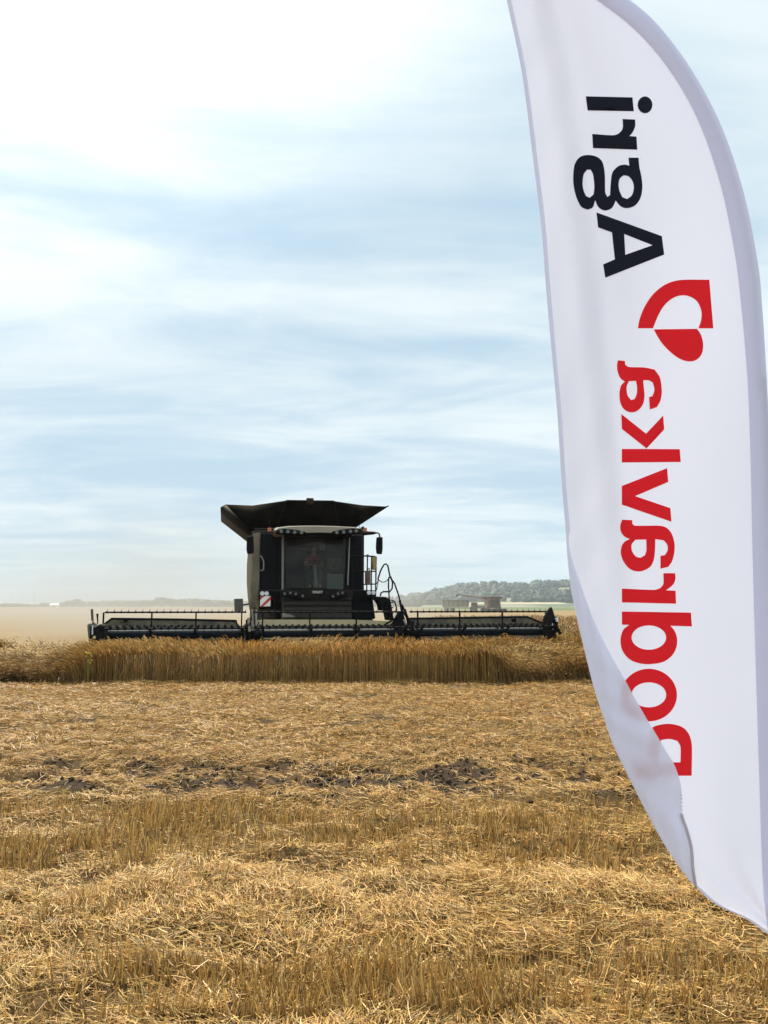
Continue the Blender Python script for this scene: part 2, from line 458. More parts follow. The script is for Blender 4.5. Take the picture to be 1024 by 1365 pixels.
# upright stubble in drill rows that run across the picture
vs_all, q_all, c_all = [], [], []; off = 0
for n, y0, y1, wd in ((90000, 1.6, 4.6, 0.0046), (85000, 4.6, 8.4, 0.0055), (60000, 8.4, EDGE + 0.3, 0.008)):
    x, y = spread(n, y0, y1)
    rows = 0.125
    y = np.round(y / rows) * rows + rng.normal(0, 0.012, n) + 0.04 * np.sin(x * 0.6)
    keep = rng.random(n) < up_band(x, y) * (1 - 0.9 * soil_mask(x, y)) * (0.35 + 0.9 * vnoise(x * 5, y * 8))
    x, y = x[keep], y[keep]; n = len(x)
    hgt = rng.uniform(0.05, 0.145, n) * (0.6 + 0.8 * vnoise(x * 2.4, y * 2.4)) * (1 - 0.35 * sst(8, 9, y))
    lean = rng.normal(0, 0.20, (n, 2)) + np.stack([0.35 * (vnoise(x * 2.2 + 50, y * 2.2) - 0.4), -0.25 * vnoise(x * 1.2, y * 3 + 20)], -1)
    z = ground_z(x, y) - 0.01
    p0 = np.stack([x, y, z], -1); p2 = p0 + np.stack([lean[:, 0] * hgt, lean[:, 1] * hgt, hgt], -1)
    p1 = (p0 + p2) / 2 + rng.normal(0, 0.003, (n, 3))
    a = rng.uniform(-1.2, 1.2, n); face = np.stack([np.cos(a), np.sin(a), rng.normal(0, 0.1, n)], -1)
    vv, qq = ribbons(p0, p1, p2, rng.uniform(0.7, 1.35, n) * wd, unit(face))
    cc = tint(n, (3, 3, 1.6, 4, 4.5, 3, 0.8)) * np.array([1.05, 1.09, 1.08])
    vs_all.append(vv); q_all.append(qq + off); c_all.append(np.repeat(cc, 6, 0)); off += len(vv)
st = npmesh('stubble', np.concatenate(vs_all), np.concatenate(q_all), M['straw'], np.concatenate(c_all))
tag(st, 'short upright cut wheat stubble standing in rows across the near field', 'stubble', kind='stuff')

# loose straw
vs_all, q_all, c_all = [], [], []; off = 0
for n, y0, y1, wd, L0, L1 in ((190000, 1.6, 4.7, 0.0034, 0.025, 0.15), (170000, 4.7, 8.4, 0.0048, 0.03, 0.16), (190000, 8.4, EDGE + 0.6, 0.0078, 0.04, 0.20)):
    x, y = spread(n, y0, y1)
    dens = 1.0 - 0.80 * up_band(x, y)
    dens = dens * (1 - 0.93 * soil_mask(x, y)) * (0.22 + 1.0 * sst(0.36, 0.58, 0.35 * fbm(x * 2.2 + 77, y * 3.0 + 13, 3) + 0.35 * fbm(x * 0.7 + 21, y * 4.6 + 13, 3) + 0.3 * fbm(x * 7 + 7, y * 10 + 3, 2)))
    keep = rng.random(n) < dens
    x, y = x[keep], y[keep]; n = len(x)
    L = L0 + (L1 - L0) * rng.beta(1.5, 3.2, n)
    a = rng.uniform(0, 2 * math.pi, n)
    swirl = fbm(x * 0.9, y * 0.9, 2) * 6.0
    a = np.where(rng.random(n) < 0.5, swirl + rng.normal(0, 0.5, n), a)
    pitch = np.abs(rng.normal(0, 0.20, n)) * rng.choice([1, 1, -0.4], n)
    mat_h = 0.008 + 0.120 * fbm(x * 1.1 + 21, y * 1.7 + 4, 3) * rng.random(n) * (0.55 + 0.65 * band(y + wob(x), 3.5, 4.7, 0.25))
    z = ground_z(x, y) + mat_h
    dv = np.stack([np.cos(a) * np.cos(pitch), np.sin(a) * np.cos(pitch), np.sin(pitch)], -1)
    mid = np.stack([x, y, z + np.abs(np.sin(pitch)) * L * 0.3], -1)
    p0 = mid - dv * L[:, None] / 2; p2 = mid + dv * L[:, None] / 2
    p1 = mid + rng.normal(0, 1, (n, 3)) * (L * 0.05)[:, None]
    side = np.cross(dv, np.array([0, 0, 1.0])); rl = rng.uniform(-0.9, 0.9, n)[:, None]
    face = unit(side * np.cos(rl) + np.cross(side, dv) * np.sin(rl))
    vv, qq = ribbons(p0, p1, p2, rng.uniform(0.6, 1.4, n) * wd, face)
    cc = tint(n, (4.5, 4.5, 2.6, 3.6, 2.6, 2, 0.8))
    cc = cc * (1.10 - np.array([0.20, 0.26, 0.34]) * sst(4.2, 9.0, y)[:, None])     # older, browner chaff towards the crop
    vs_all.append(vv); q_all.append(qq + off); c_all.append(np.repeat(cc, 6, 0)); off += len(vv)
ls = npmesh('loose_straw', np.concatenate(vs_all), np.concatenate(q_all), M['straw'], np.concatenate(c_all))
tag(ls, 'loose golden straw strewn over the cut stubble of the near field', 'straw', kind='stuff')

# crumbled clods in the wheel track
bm = bmesh.new(); bmesh.ops.create_icosphere(bm, subdivisions=2, radius=1.0)
KV = np.array([v.co[:] for v in bm.verts]); KF = np.array([[v.index for v in f.verts] for f in bm.faces]); bm.free()
x, y = spread(9000, 5.9, 8.6); k = rng.random(9000) < 0.8 * soil_mask(x, y) + 0.012
x, y = x[k], y[k]; n = len(x); r_ = 0.006 + 0.026 * rng.beta(1.1, 4.0, n)
kv = KV[None] * (1 + rng.normal(0, 0.16, (n, len(KV), 1))) * r_[:, None, None] * rng.uniform(0.7, 1.35, (n, 1, 3)) + np.stack([x, y, ground_z(x, y) + r_ * 0.35], -1)[:, None]
kf = KF[None] + (np.arange(n) * len(KV))[:, None, None]
kc = np.repeat(np.array([0.042, 0.029, 0.018]) * rng.uniform(0.5, 1.9, (n, 1)), len(KV), 0)
M['clod'] = straw_mat('soil_clods', 0.0, 1.0, 0.05)
cl_ = npmesh('soil_clods', kv.reshape(-1, 3), None, M['clod'], kc, tris=kf.reshape(-1, 3))
tag(cl_, 'dark crumbled soil clods along the torn wheel track in the stubble', 'soil', kind='stuff')

# ------------------------------------------------------------------ combine frame (needed by the crop too)
YAW = R(12)
ROOT = Vector((-1.53, 19.3, 0))
Rz = Matrix.Rotation(YAW, 3, 'Z'); Rinv = Rz.inverted()
def CL(px, py, yl):
    """combine-frame point on the plane y = yl seen at a photograph pixel"""
    o = Rinv @ (EYE - ROOT); d_ = Rinv @ ray(px, py)
    return o + d_ * ((yl - o.y) / d_.y)
def Z1(X_, Y_, yl): return CL(280 + X_ / 3.657, 650 + Y_ / 3.657, yl)


# ------------------------------------------------------------------ standing wheat
def to_local(x, y):
    c_, s_ = math.cos(YAW), math.sin(YAW)
    dx, dy = x - ROOT.x, y - ROOT.y
    return dx * c_ + dy * s_, -dx * s_ + dy * c_


def crop_state(x, y):
    """lodging of the crop: 0 upright .. 1 flattened"""
    n = fbm(x * 0.9 + 3, y * 1.1 + 8, 3)
    left = 1 - sst(-6.75, -5.75, x + 0.15 * (y - 15.6))
    lodged = left * (0.72 + 0.28 * sst(0.35, 0.6, n))
    lodged = np.maximum(lodged, 0.55 * sst(0.4, 1.6, x - 0.3 * (y - 15.6)) * sst(0.36, 0.56, n))
    lodged = np.maximum(lodged, sst(2.2, 3.0, x + 0.4 * (y - 15.6)) * (1 - 0.75 * sst(18.0, 19.5, y)) * (0.62 + 0.38 * sst(0.38, 0.6, n)))
    return np.clip(lodged, 0, 1)


HEAD_HALF = 6.25
def crop_points(n, x0, x1, y0, y1):
    x = rng.uniform(x0, x1, n); y = rng.uniform(y0, y1, n)
    lx, ly = to_local(x, y)
    edge = EDGE + 0.16 * (vnoise(x * 6.0, x * 0 + 5.5) - 0.5) + 0.14 * (fbm(x * 1.4, x * 0 + 3.3, 3) - 0.5) + 0.55 * (fbm(x * 0.35 + 9, x * 0 + 1.3, 2) - 0.5) * crop_state(x, x * 0 + 15.7)
    cut = (np.abs(lx) < HEAD_HALF) & (ly > -0.62)
    k = (y > edge) & ~cut
    return x[k], y[k]


def wheat(n, x0, x1, y0, y1, ws, we, el, stems=True):
    x, y = crop_points(n, x0, x1, y0, y1); n = len(x)
    lod = crop_state(x, y) * rng.uniform(0.75, 1.1, n)
    hgt = (0.685 + 0.10 * (fbm(x * 0.8, y * 0.8, 3) - 0.5) * 2 + rng.normal(0, 0.05, n)) * (0.94 + 0.06 * sst(15.6, 16.2, y))
    clump = fbm(x * 1.5 + 60, y * 1.9 + 14, 3)
    hgt = hgt * (1 - lod * (0.38 * (1 - sst(15.6, 17.2, y)) - 0.12 + 1.0 * np.clip(0.52 - clump, -0.22, 0.3)))
    ang = fbm(x * 0.45 + 30, y * 0.45 + 2, 2) * 9 + rng.normal(0, 0.45, n)
    lean = rng.normal(0, 0.07, n) + lod * 1.0
    lx_, ly_ = np.cos(ang), np.sin(ang)
    front = 1 - sst(15.7, 16.4, y)
    ly_ = np.where(front > 0.5, -np.abs(ly_) * 0.6, ly_)
    z = ground_z(x, y)
    p0 = np.stack([x, y, z - 0.02], -1)
    s_, c_ = np.sin(lean), np.cos(lean)
    p1 = p0 + np.stack([lx_ * s_ * hgt * 0.35, ly_ * s_ * hgt * 0.35, hgt * 0.58 * np.maximum(c_, 0.45)], -1)
    p2 = p1 + np.stack([lx_ * s_ * hgt * 0.55, ly_ * s_ * hgt * 0.55, hgt * 0.42 * (c_ - 0.25 * lod)], -1)
    a = rng.uniform(-0.9, 0.9, n); face = np.stack([np.cos(a), np.sin(a), np.zeros(n)], -1)
    vs, qs, cs = [], [], []; off = 0
    if stems:
        vv, qq = ribbons(p0, p1, p2, rng.uniform(0.7, 1.4, n) * ws, face)
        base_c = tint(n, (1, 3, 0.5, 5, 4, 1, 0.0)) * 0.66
        vs.append(vv); qs.append(qq); cs.append(np.repeat(base_c, 6, 0)); off += len(vv)
        # dry leaves hanging from half of the stems
        k = rng.random(n) < 0.55; kk = k.sum()
        st_ = p0[k] + (p1[k] - p0[k]) * rng.uniform(0.5, 1.0, (kk, 1)); aa = rng.uniform(0, 6.28, kk); ll = rng.uniform(0.10, 0.22, kk)
        dirn = np.stack([np.cos(aa), np.sin(aa), np.zeros(kk)], -1)
        e1 = st_ + dirn * (ll * 0.5)[:, None] + np.array([0, 0, 0.03]); e2 = st_ + dirn * ll[:, None] - np.array([0, 0, 1]) * (ll * 0.6)[:, None]
        fc = np.stack([-np.sin(aa), np.cos(aa), np.zeros(kk)], -1)
        vv, qq = ribbons(st_, e1, e2, rng.uniform(0.7, 1.3, kk) * ws * 1.3, fc)
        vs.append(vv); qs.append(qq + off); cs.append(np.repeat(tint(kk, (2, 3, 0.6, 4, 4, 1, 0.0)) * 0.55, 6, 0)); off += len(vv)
    # ears: two crossed strips, nodding
    d_ = unit(p2 - p1); nod = np.stack([np.cos(ang), np.sin(ang), -0.35 - rng.random(n) * 0.7], -1) * (0.55 + 0.4 * rng.random(n))[:, None]
    L = rng.uniform(0.75, 1.25, n) * el
    e1 = p2 + unit(d_ + nod * 0.35) * (L * 0.5)[:, None]; e2 = e1 + unit(d_ + nod * 1.1) * (L * 0.5)[:, None]
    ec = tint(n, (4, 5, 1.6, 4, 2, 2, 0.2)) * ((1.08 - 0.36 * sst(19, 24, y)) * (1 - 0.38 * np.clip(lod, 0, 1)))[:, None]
    for q in range(2):
        a2 = a + q * 1.57 + 0.3; fc = np.stack([np.cos(a2), np.sin(a2), 0.2 * np.ones(n)], -1)
        vv, qq = ribbons(p2, e1, e2, rng.uniform(0.8, 1.3, n) * we, unit(fc))
        vs.append(vv); qs.append(qq + off); cs.append(np.repeat(ec, 6, 0)); off += len(vv)
    return np.concatenate(vs), np.concatenate(qs), np.concatenate(cs)


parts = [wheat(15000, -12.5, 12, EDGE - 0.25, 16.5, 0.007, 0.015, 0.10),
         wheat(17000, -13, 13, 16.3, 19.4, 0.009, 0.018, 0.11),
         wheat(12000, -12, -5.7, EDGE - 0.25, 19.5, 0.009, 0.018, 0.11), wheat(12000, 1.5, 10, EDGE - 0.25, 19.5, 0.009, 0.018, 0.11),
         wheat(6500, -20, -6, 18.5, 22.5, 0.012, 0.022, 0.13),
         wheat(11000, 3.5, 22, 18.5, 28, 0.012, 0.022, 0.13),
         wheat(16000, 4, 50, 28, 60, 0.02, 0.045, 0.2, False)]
off = 0; vs_, qs_, cs_ = [], [], []
for a, b_, c_ in parts: vs_.append(a); qs_.append(b_ + off); cs_.append(c_); off += len(a)
wc = npmesh('standing_wheat', np.concatenate(vs_), np.concatenate(qs_), M['wheat'], np.concatenate(cs_))
tag(wc, 'band of ripe uncut wheat standing in front of the harvester, flattened at both ends', 'wheat', kind='stuff')

# mat of leaves and ears inside the crop, below its top
cx = np.arange(-60, 60.1, 0.6); cy = np.concatenate([np.arange(15.95, 30, 0.3), np.arange(30, 62, 1.0)])
CX, CY = np.meshgrid(cx, cy); lx, ly = to_local(CX, CY)
lod = crop_state(CX, CY)
CZ = (0.52 - 0.36 * lod - 0.12 * lod * (1 - sst(15.6, 17.6, CY))) + 0.10 * (fbm(CX * 2, CY * 2, 3) - 0.5)
CZ = CZ * sst(15.95, 16.25, CY)
ok = ~((np.abs(lx) < HEAD_HALF + 0.5) & (ly > -1.0)) & ~((CX < 0) & (CY > 22.5))
id2 = np.arange(CX.size).reshape(CX.shape)
q2 = np.stack([id2[:-1, :-1], id2[:-1, 1:], id2[1:, 1:], id2[1:, :-1]], -1).reshape(-1, 4)
okq = ok.ravel()[q2].all(1)
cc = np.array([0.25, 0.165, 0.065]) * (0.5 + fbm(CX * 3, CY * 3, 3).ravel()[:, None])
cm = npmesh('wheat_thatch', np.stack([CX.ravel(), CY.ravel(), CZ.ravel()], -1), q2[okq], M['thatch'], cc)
tag(cm, 'dense thatch of wheat leaves and ears inside the uncut crop', 'wheat', kind='stuff')

# yellow weed in the crop edge
wp = at(120, 874, 15.55)
wr = empty('yellow_weed', (wp.x, 15.5, 0))
tag(wr, 'small yellow flowering weed at the front edge of the wheat', 'weed')
M['yellow'] = painted('yellow_petals', (0.62, 0.47, 0.05), 0.8, 0, 0.2, 30, 0, film=0)
M['weedgreen'] = painted('weed_stem', (0.16, 0.17, 0.04), 0.8, 0, 0.2, 30, 0, film=0)
sm_ = MB()
for k in range(9):
    a = rnd.uniform(0, 6.28); r_ = rnd.uniform(0, 0.07); tp = (r_ * math.cos(a) * 1.6, r_ * math.sin(a), rnd.uniform(0.42, 0.66))
    sm_.tube([(0, 0, -0.02), (tp[0] * 0.4, tp[1] * 0.4, tp[2] * 0.6), tp], 0.004, 5)
    fl_ = MB()
    for j in range(6):
        q = (tp[0] + rnd.uniform(-.03, .03), tp[1] + rnd.uniform(-.03, .03), tp[2] + rnd.uniform(-.05, .02))
        fl_.sphere((tp[0] + (q[0] - tp[0]) * 0.4, tp[1] + (q[1] - tp[1]) * 0.4, tp[2] + (q[2] - tp[2]) * 0.3), rnd.uniform(0.012, 0.02), (1, 1, 0.6), 6, 4)
    fl_.build('flower', M['yellow'], wr)
sm_.build('stem', M['weedgreen'], wr)

# ------------------------------------------------------------------ combine harvester
H = empty('combine_harvester', ROOT, YAW)
tag(H, 'large dark combine harvester facing us behind the wheat, tank flaps open, wide cutting header', 'combine harvester')

# --- body
bl = Z1(243, 400, 3.3).x; br = Z1(745, 400, 3.3).x
zbt = Z1(240, 219, 3.3).z; ztk = Z1(400, 200, 3.42).z
body = MB().span((bl, 3.3, 1.5), (br, 9.2, zbt))
body.build('body', M['navy'], H, bevel=0.04)
# panel lines and a louvre on the front wall left of the cab
for k in range(6): MB().box((br - 0.32, 3.27, 2.35 + k * 0.26), (0.46, 0.04, 0.03)).build('louvre', M['dark'], H)
# dusty side panel, picture left; bulged
ys = [3.25, 3.5, 4.5, 6.0, 7.6, 8.8, 9.3]
xo = [0.0, 0.10, 0.17, 0.20, 0.18, 0.12, 0.02]
zs = [(1.45, 0.7), (1.9, 1.1), (2.4, 1.35), (3.0, 1.4), (3.5, 1.25), (zbt, 0.8)]
sp_ = MB(); nb = len(zs)
for y_, q in zip(ys, xo): sp_.v += [(bl - 0.012 - q * w_, y_, z_) for z_, w_ in zs]
for i in range(len(ys) - 1):
    for k in range(nb - 1): sp_.f.append((i * nb + k, i * nb + k + 1, (i + 1) * nb + k + 1, (i + 1) * nb + k))
side = sp_.build('side_panel', M['side'], H, solid=0.02)
side['label'] = 'dusty pale side panel'
sl = MB().tube([(bl - 0.05, 3.30, 3.05), (bl - 0.17, 4.4, 3.10), (bl - 0.215, 6.0, 2.95), (bl - 0.17, 8.4, 2.6)], 0.016, 6)
sl.build('panel_seam', M['dark'], side)
# front strip of the side panel that faces us
fs = MB().prism([Z1(207, 215, 3.22), Z1(240, 215, 3.22), Z1(243, 420, 3.22), Z1(238, 540, 3.22), Z1(205, 560, 3.22), Z1(196, 500, 3.22), Z1(206, 380, 3.22)], (0, 0.06, 0))
fs.build('side_panel_edge', M['side'], H, bevel=0.015)
sr = MB().span((br + 0.005, 3.4, 1.5), (br + 0.06, 9.1, 4.05))
sr.build('side_panel', M['cover'], H, bevel=0.02)
# --- grain tank extension flaps
fb0, fb1 = Z1(325, 192, 3.35), Z1(630, 190, 3.35)
ft0, ft1 = Z1(372, 63, 2.75), Z1(605, 66, 2.75)
lb, rb = Z1(205, 215, 3.7), Z1(715, 190, 3.7)
lt0, lt1 = Z1(52, 96, 3.9), Z1(76, 82, 4.1)
rt0, rt1 = Z1(872, 88, 4.1), Z1(855, 92, 4.05)
lm, rm = Z1(208, 87, 3.6), Z1(745, 86, 3.6)
depth = 3.9
fp = MB().add([fb0, fb1, ft1, ft0], [(0, 1, 2, 3)])
flap = fp.build('tank_flap', M['canvas'], H, solid=0.025)
rbz = MB().tube([fb0 + Vector((0, -0.02, 0)), ft0 + Vector((0, -0.02, 0))], 0.012, 6).tube([fb1 + Vector((0, -0.02, 0)), ft1 + Vector((0, -0.02, 0))], 0.012, 6).tube([ft0, ft1], 0.022, 6)
rbz.build('flap_rim', M['dark'], flap)
gl = MB().add([lb, fb0, ft0, lm, lt1], [(0, 1, 2, 3), (0, 3, 4)])
gl.build('tank_gusset', M['canvas'], H, solid=0.02)
gr_ = MB().add([rb, fb1, ft1, rm, rt1], [(0, 3, 2, 1), (0, 4, 3)])
gr_.build('tank_gusset', M['canvas'], H, solid=0.02)
D_ = Vector((0, depth, 0))
lf = MB().add([lb, lt1, lt0, lt0 + D_, lb + D_], [(0, 1, 2), (0, 2, 3, 4)])
lfo = lf.build('tank_flap', M['lit_brown_canvas'], H, solid=0.03); lfo['label'] = 'tank flap with underside coloured lighter brown, as if lit'
rf = MB().add([rb, rt1, rt0, rt0 + D_, rb + D_], [(0, 2, 1), (0, 4, 3, 2)])
rf.build('tank_flap', M['canvas'], H, solid=0.03)
bf = MB().add([lb + D_, rb + D_, rt0 + D_, ft1 + Vector((0, depth + 1.6, 0.0)), ft0 + Vector((0, depth + 1.6, 0.0)), lt0 + D_], [(0, 1, 2, 3, 4, 5)])
bf.build('tank_flap', M['canvas'], H, solid=0.03)
tk = MB().span((lb.x + 0.06, 3.42, zbt - 0.1), (rb.x - 0.03, 7.5, ztk))
tk.build('grain_tank', M['dark'], H, bevel=0.03)
cb0, cb1 = Z1(470, 80, 2.72), Z1(505, 52, 2.72)
MB().span((cb0.x, 2.66, cb0.z), (cb1.x, 2.82, cb1.z)).build('tank_camera', M['lit_brown_canvas'], H, bevel=0.02)

# --- cab
YF = 2.15
wl0, wr0 = Z1(360, 490, YF), Z1(655, 490, YF)
wl1, wr1 = Z1(362, 228, YF + 0.25), Z1(668, 228, YF + 0.25)
zb, zt = wl0.z, wl1.z
cab = MB()
cab.span((wl0.x - 0.08, YF + 0.15, zb - 0.42), (wr0.x + 0.14, 3.28, zb - 0.02))     # floor pan
cab.span((wl0.x - 0.08, 3.2, zb), (wr0.x + 0.14, 3.28, zt + 0.1))                     # rear wall
cabo = cab.build('cab', M['navy'], H, bevel=0.03)
for nm, a, b_, mt, w_ in (('pillar', (wl0.x - 0.035, YF, zb - 0.05), (wl1.x - 0.035, YF + 0.25, zt + 0.03), M['pillar'], 0.06),
                          ('pillar', (wr0.x + 0.10, YF + 0.04, zb - 0.05), (wr1.x + 0.06, YF + 0.29, zt + 0.03), M['dark'], 0.07),
                          ('pillar', (wl0.x - 0.05, 3.15, zb), (wl1.x - 0.05, 3.15, zt), M['dark'], 0.08),
                          ('pillar', (wr0.x + 0.10, 3.15, zb), (wr1.x + 0.10, 3.15, zt), M['dark'], 0.08)):
    MB().bar(a, b_, w_, w_).build(nm, mt, cabo, bevel=0.012)
MB().tube([(wr0.x + 0.10, YF - 0.0, zb + 0.1), (wr1.x + 0.075, YF + 0.22, zt - 0.05)], 0.014, 6).build('wiper', M['grey'], cabo)
# curved windscreen
gw = MB(); nu, nv = 13, 7
for j in range(nv):
    tv = j / (nv - 1); a = wl0.lerp(wl1, tv); b_ = wr0.lerp(wr1, tv)
    for i in range(nu):
        tu = i / (nu - 1); p = a.lerp(b_, tu)
        p.y -= 0.22 * math.sin(math.pi * tu) ** 0.8 * (1 - 0.25 * tv) - 0.02
        gw.v.append(tuple(p))
for j in range(nv - 1):
    for i in range(nu - 1): gw.f.append((j * nu + i, j * nu + i + 1, (j + 1) * nu + i + 1, (j + 1) * nu + i))
gw.build('windscreen', M['glass'], cabo, smooth=60)
for xx_ in (wl0.x - 0.04, wr0.x + 0.11):
    MB().span((xx_ - 0.004, YF + 0.2, zb + 0.05), (xx_ + 0.004, 3.1, zt - 0.02)).build('side_window', M['glass'], cabo, smooth=0)
# inside
xm = (wl0.x + wr0.x) / 2
sx = Z1(505, 400, 2.85).x
s_ = MB().span((sx - 0.26, 2.70, zb + 0.32), (sx + 0.26, 3.12, zb + 0.46)).span((sx - 0.25, 3.02, zb + 0.46), (sx + 0.25, 3.14, zb + 1.05)).span((sx - 0.15, 3.04, zb + 1.07), (sx + 0.15, 3.13, zb + 1.25)).span((sx - 0.18, 2.8, zb), (sx + 0.18, 3.1, zb + 0.32))
s_.build('driver_seat', M['seat'], cabo, bevel=0.04)
c0, c1 = Z1(570, 488, 2.7), Z1(650, 422, 2.7)
MB().span((c0.x, 2.68, zb - 0.01), (c1.x, 2.82, c1.z)).build('console', M['console'], cabo, bevel=0.03)
t0, t1 = Z1(564, 418, 2.98), Z1(645, 345, 2.98)
MB().span((t0.x, 2.94, zb + 0.3), (t1.x, 3.08, t1.z)).span((t0.x, 2.75, zb + 0.3), (t1.x, 3.0, zb + 0.42)).build('passenger_seat', M['seat'], cabo, bevel=0.04)
k0, k1 = Z1(516, 486, 2.45), Z1(510, 375, 2.6)
MB().tube([k0, k0.lerp(k1, 0.6), k1], 0.065, 10, 0.05).build('steering_column', M['console'], cabo)
wh = MB(); cen = k1 + Vector((0, 0, 0.02)); wpts = []
tiltm = Matrix.Rotation(R(-28), 3, 'X')
for k in range(25):
    a = 2 * math.pi * k / 24; wpts.append(cen + tiltm @ Vector((0.20 * math.cos(a), 0.20 * math.sin(a), 0)))
wh.tube(wpts, 0.014, 6, cap=False)
for a in (0.5, 2.6, 4.7): wh.tube([cen, cen + tiltm @ Vector((0.2 * math.cos(a), 0.2 * math.sin(a), 0))], 0.012, 5)
wh.build('steering_wheel', M['black'], cabo)
m0 = Z1(470, 300, 2.7)
MB().span((m0.x - 0.22, 2.68, m0.z - 0.02), (m0.x + 0.1, 2.71, m0.z + 0.015)).build('sun_visor', M['greypanel'], cabo, bevel=0.01)
g0 = Z1(548, 290, 2.6)
MB().span((g0.x - 0.09, 2.6, g0.z - 0.09), (g0.x + 0.09, 2.64, g0.z + 0.07)).build('monitor', M['greypanel'], cabo, bevel=0.015)

# --- cab roof
def roofring(y_, drop, grow):
    pts = [(310, 208), (322, 196), (380, 189), (450, 187), (530, 187), (610, 189), (690, 193), (735, 199), (748, 212), (720, 224), (620, 222), (530, 219), (430, 222), (330, 222)]
    cx_, cy_ = 528, 206
    return [Z1(cx_ + (x - cx_) * grow, cy_ + (y - cy_) * grow + drop, 1.85) + Vector((0, y_ - 1.85, 0)) for x, y in pts]
rr_ = MB().loft([roofring(1.72, 2, 0.93), roofring(1.78, 0, 0.985), roofring(1.95, -1, 1.0), roofring(3.0, -3, 1.0), roofring(3.3, -2, 0.97)])
roof = rr_.build('cab_roof', M['roof'], H, smooth=50)
for pts in ([(318, 222), (330, 204), (360, 200), (420, 205), (468, 215), (462, 226), (400, 229), (335, 228)],
            [(590, 226), (598, 213), (650, 203), (700, 197), (736, 200), (748, 214), (735, 227), (660, 229)]):
    pr = MB().prism([Z1(x, y, 1.70) for x, y in pts], (0, 0.14, 0)); pr.build('lamp_cluster', M['black'], roof, bevel=0.012)
def lamp(X_, Y_, yl, r_, parent, mt='lens'):
    p = Z1(X_, Y_, yl); m_ = MB()
    m_.tube([p + Vector((0, 0.05, 0)), p, p + Vector((0, -0.018, 0))], r_, 12)
    return m_.build('lamp', M[mt], parent, smooth=50)
for X_, Y_ in ((347, 212), (380, 214), (413, 217), (447, 219), (618, 219), (652, 216), (685, 213), (713, 211)): lamp(X_, Y_, 1.68, 0.048, roof, 'lensdim')
hood = MB().prism([Z1(362, 224, 1.95), Z1(700, 224, 1.95), Z1(690, 240, 1.95), Z1(365, 240, 1.95)], (0, 0.3, 0))
hood.build('sun_strip', M['black'], roof, bevel=0.02)
for X_, mt in ((290, 'amber'), (757, 'amber')):
    p = Z1(X_, 204, 2.6)
    MB().tube([p + Vector((0, 0, -0.05)), p + Vector((0, 0, 0.03)), p + Vector((0, 0, 0.05))], 0.06, 12, 0.045).build('beacon', M[mt], H, smooth=50)
p = Z1(290, 190, 2.8); q = Z1(290, 152, 2.8)
MB().tube([p, q], 0.008, 6).build('antenna', M['dark'], H)
p = Z1(728, 200, 2.8); q = Z1(728, 178, 2.8)
MB().tube([p, q], 0.008, 6).build('antenna', M['dark'], H)

# --- mirrors
def mirror(poly, arm):
    pts = [Z1(x, y, 2.35) for x, y in poly]
    mo = MB().prism(pts, (0, 0.12, 0)).build('mirror', M['black'], H, bevel=0.03)
    MB().tube([Z1(x, y, 2.4) for x, y in arm], 0.022, 8).build('mirror_arm', M['black'], mo)
mirror([(180, 236), (212, 234), (215, 300), (213, 321), (182, 323), (178, 300)], [(200, 240), (205, 222), (232, 214), (320, 222)])
mirror([(814, 241), (843, 240), (843, 300), (839, 325), (814, 322), (811, 290)], [(828, 244), (826, 226), (818, 221), (750, 222), (720, 222)])
ar = MB().prism([Z1(740, 212, 2.5), Z1(800, 214, 2.5), Z1(822, 220, 2.5), Z1(800, 228, 2.5), Z1(745, 233, 2.5)], (0, 0.08, 0))
ar.build('mirror_bracket', M['black'], H, bevel=0.01)

# --- front fascia, feeder house
fa = MB(); rings = []
for X_, dy, y0_, y1_ in ((346, 0.25, 500, 548), (370, 0.06, 496, 548), (450, -0.10, 493, 560), (528, -0.14, 492, 566), (610, -0.10, 493, 560), (675, 0.06, 496, 548), (706, 0.25, 500, 548)):
    a, b_ = Z1(X_, y0_, 2.1), Z1(X_, y1_, 2.1); a.y += dy; b_.y += dy + 0.12
    mid_ = a.lerp(b_, 0.35) + Vector((0, -0.06, 0))
    rings.append([a, mid_, b_, b_ + Vector((0, 0.7, 0)), a + Vector((0, 0.7, 0))])
fa.loft(rings); fas = fa.build('front_cowl', M['cover'], H, smooth=40)
for pts in ([(356, 512), (380, 503), (425, 507), (462, 522), (466, 536), (440, 540), (400, 530), (358, 528)], [(588, 536), (596, 520), (622, 508), (658, 503), (672, 512), (668, 530), (625, 532), (600, 542)]):
    MB().prism([Z1(x, y, 1.93) for x, y in pts], (0, 0.12, 0)).build('lamp_housing', M['black'], fas, bevel=0.012)
for X_, Y_ in ((365, 517), (392, 513), (419, 518), (452, 528), (600, 530), (625, 517), (647, 513)): lamp(X_, Y_, 1.91, 0.036, fas, 'lensdim')
fh = MB()
a0, a1 = Z1(352, 560, 2.3), Z1(690, 560, 2.3); e0, e1 = Z1(352, 643, 1.15), Z1(690, 643, 1.15)
fh.loft([[(a0.x, 2.35, a0.z + 0.2), (a1.x, 2.35, a1.z + 0.2), (a1.x, 3.0, a1.z - 0.5), (a0.x, 3.0, a0.z - 0.5)],
         [(e0.x, 1.12, 1.28), (e1.x, 1.12, 1.28), (e1.x, 1.12, 0.62), (e0.x, 1.12, 0.62)]])
fho = fh.build('feeder_house', M['cover'], H, bevel=0.03)
for t in (0.25, 0.5, 0.75):
    MB().bar((a0.x, 2.35 - 1.23 * t - 0.02, a0.z + 0.2 + (1.28 - a0.z - 0.2) * t + 0.02), (a1.x, 2.35 - 1.23 * t - 0.02, a0.z + 0.2 + (1.28 - a0.z - 0.2) * t + 0.02), 0.05, 0.03).build('rib', M['dark'], fho)
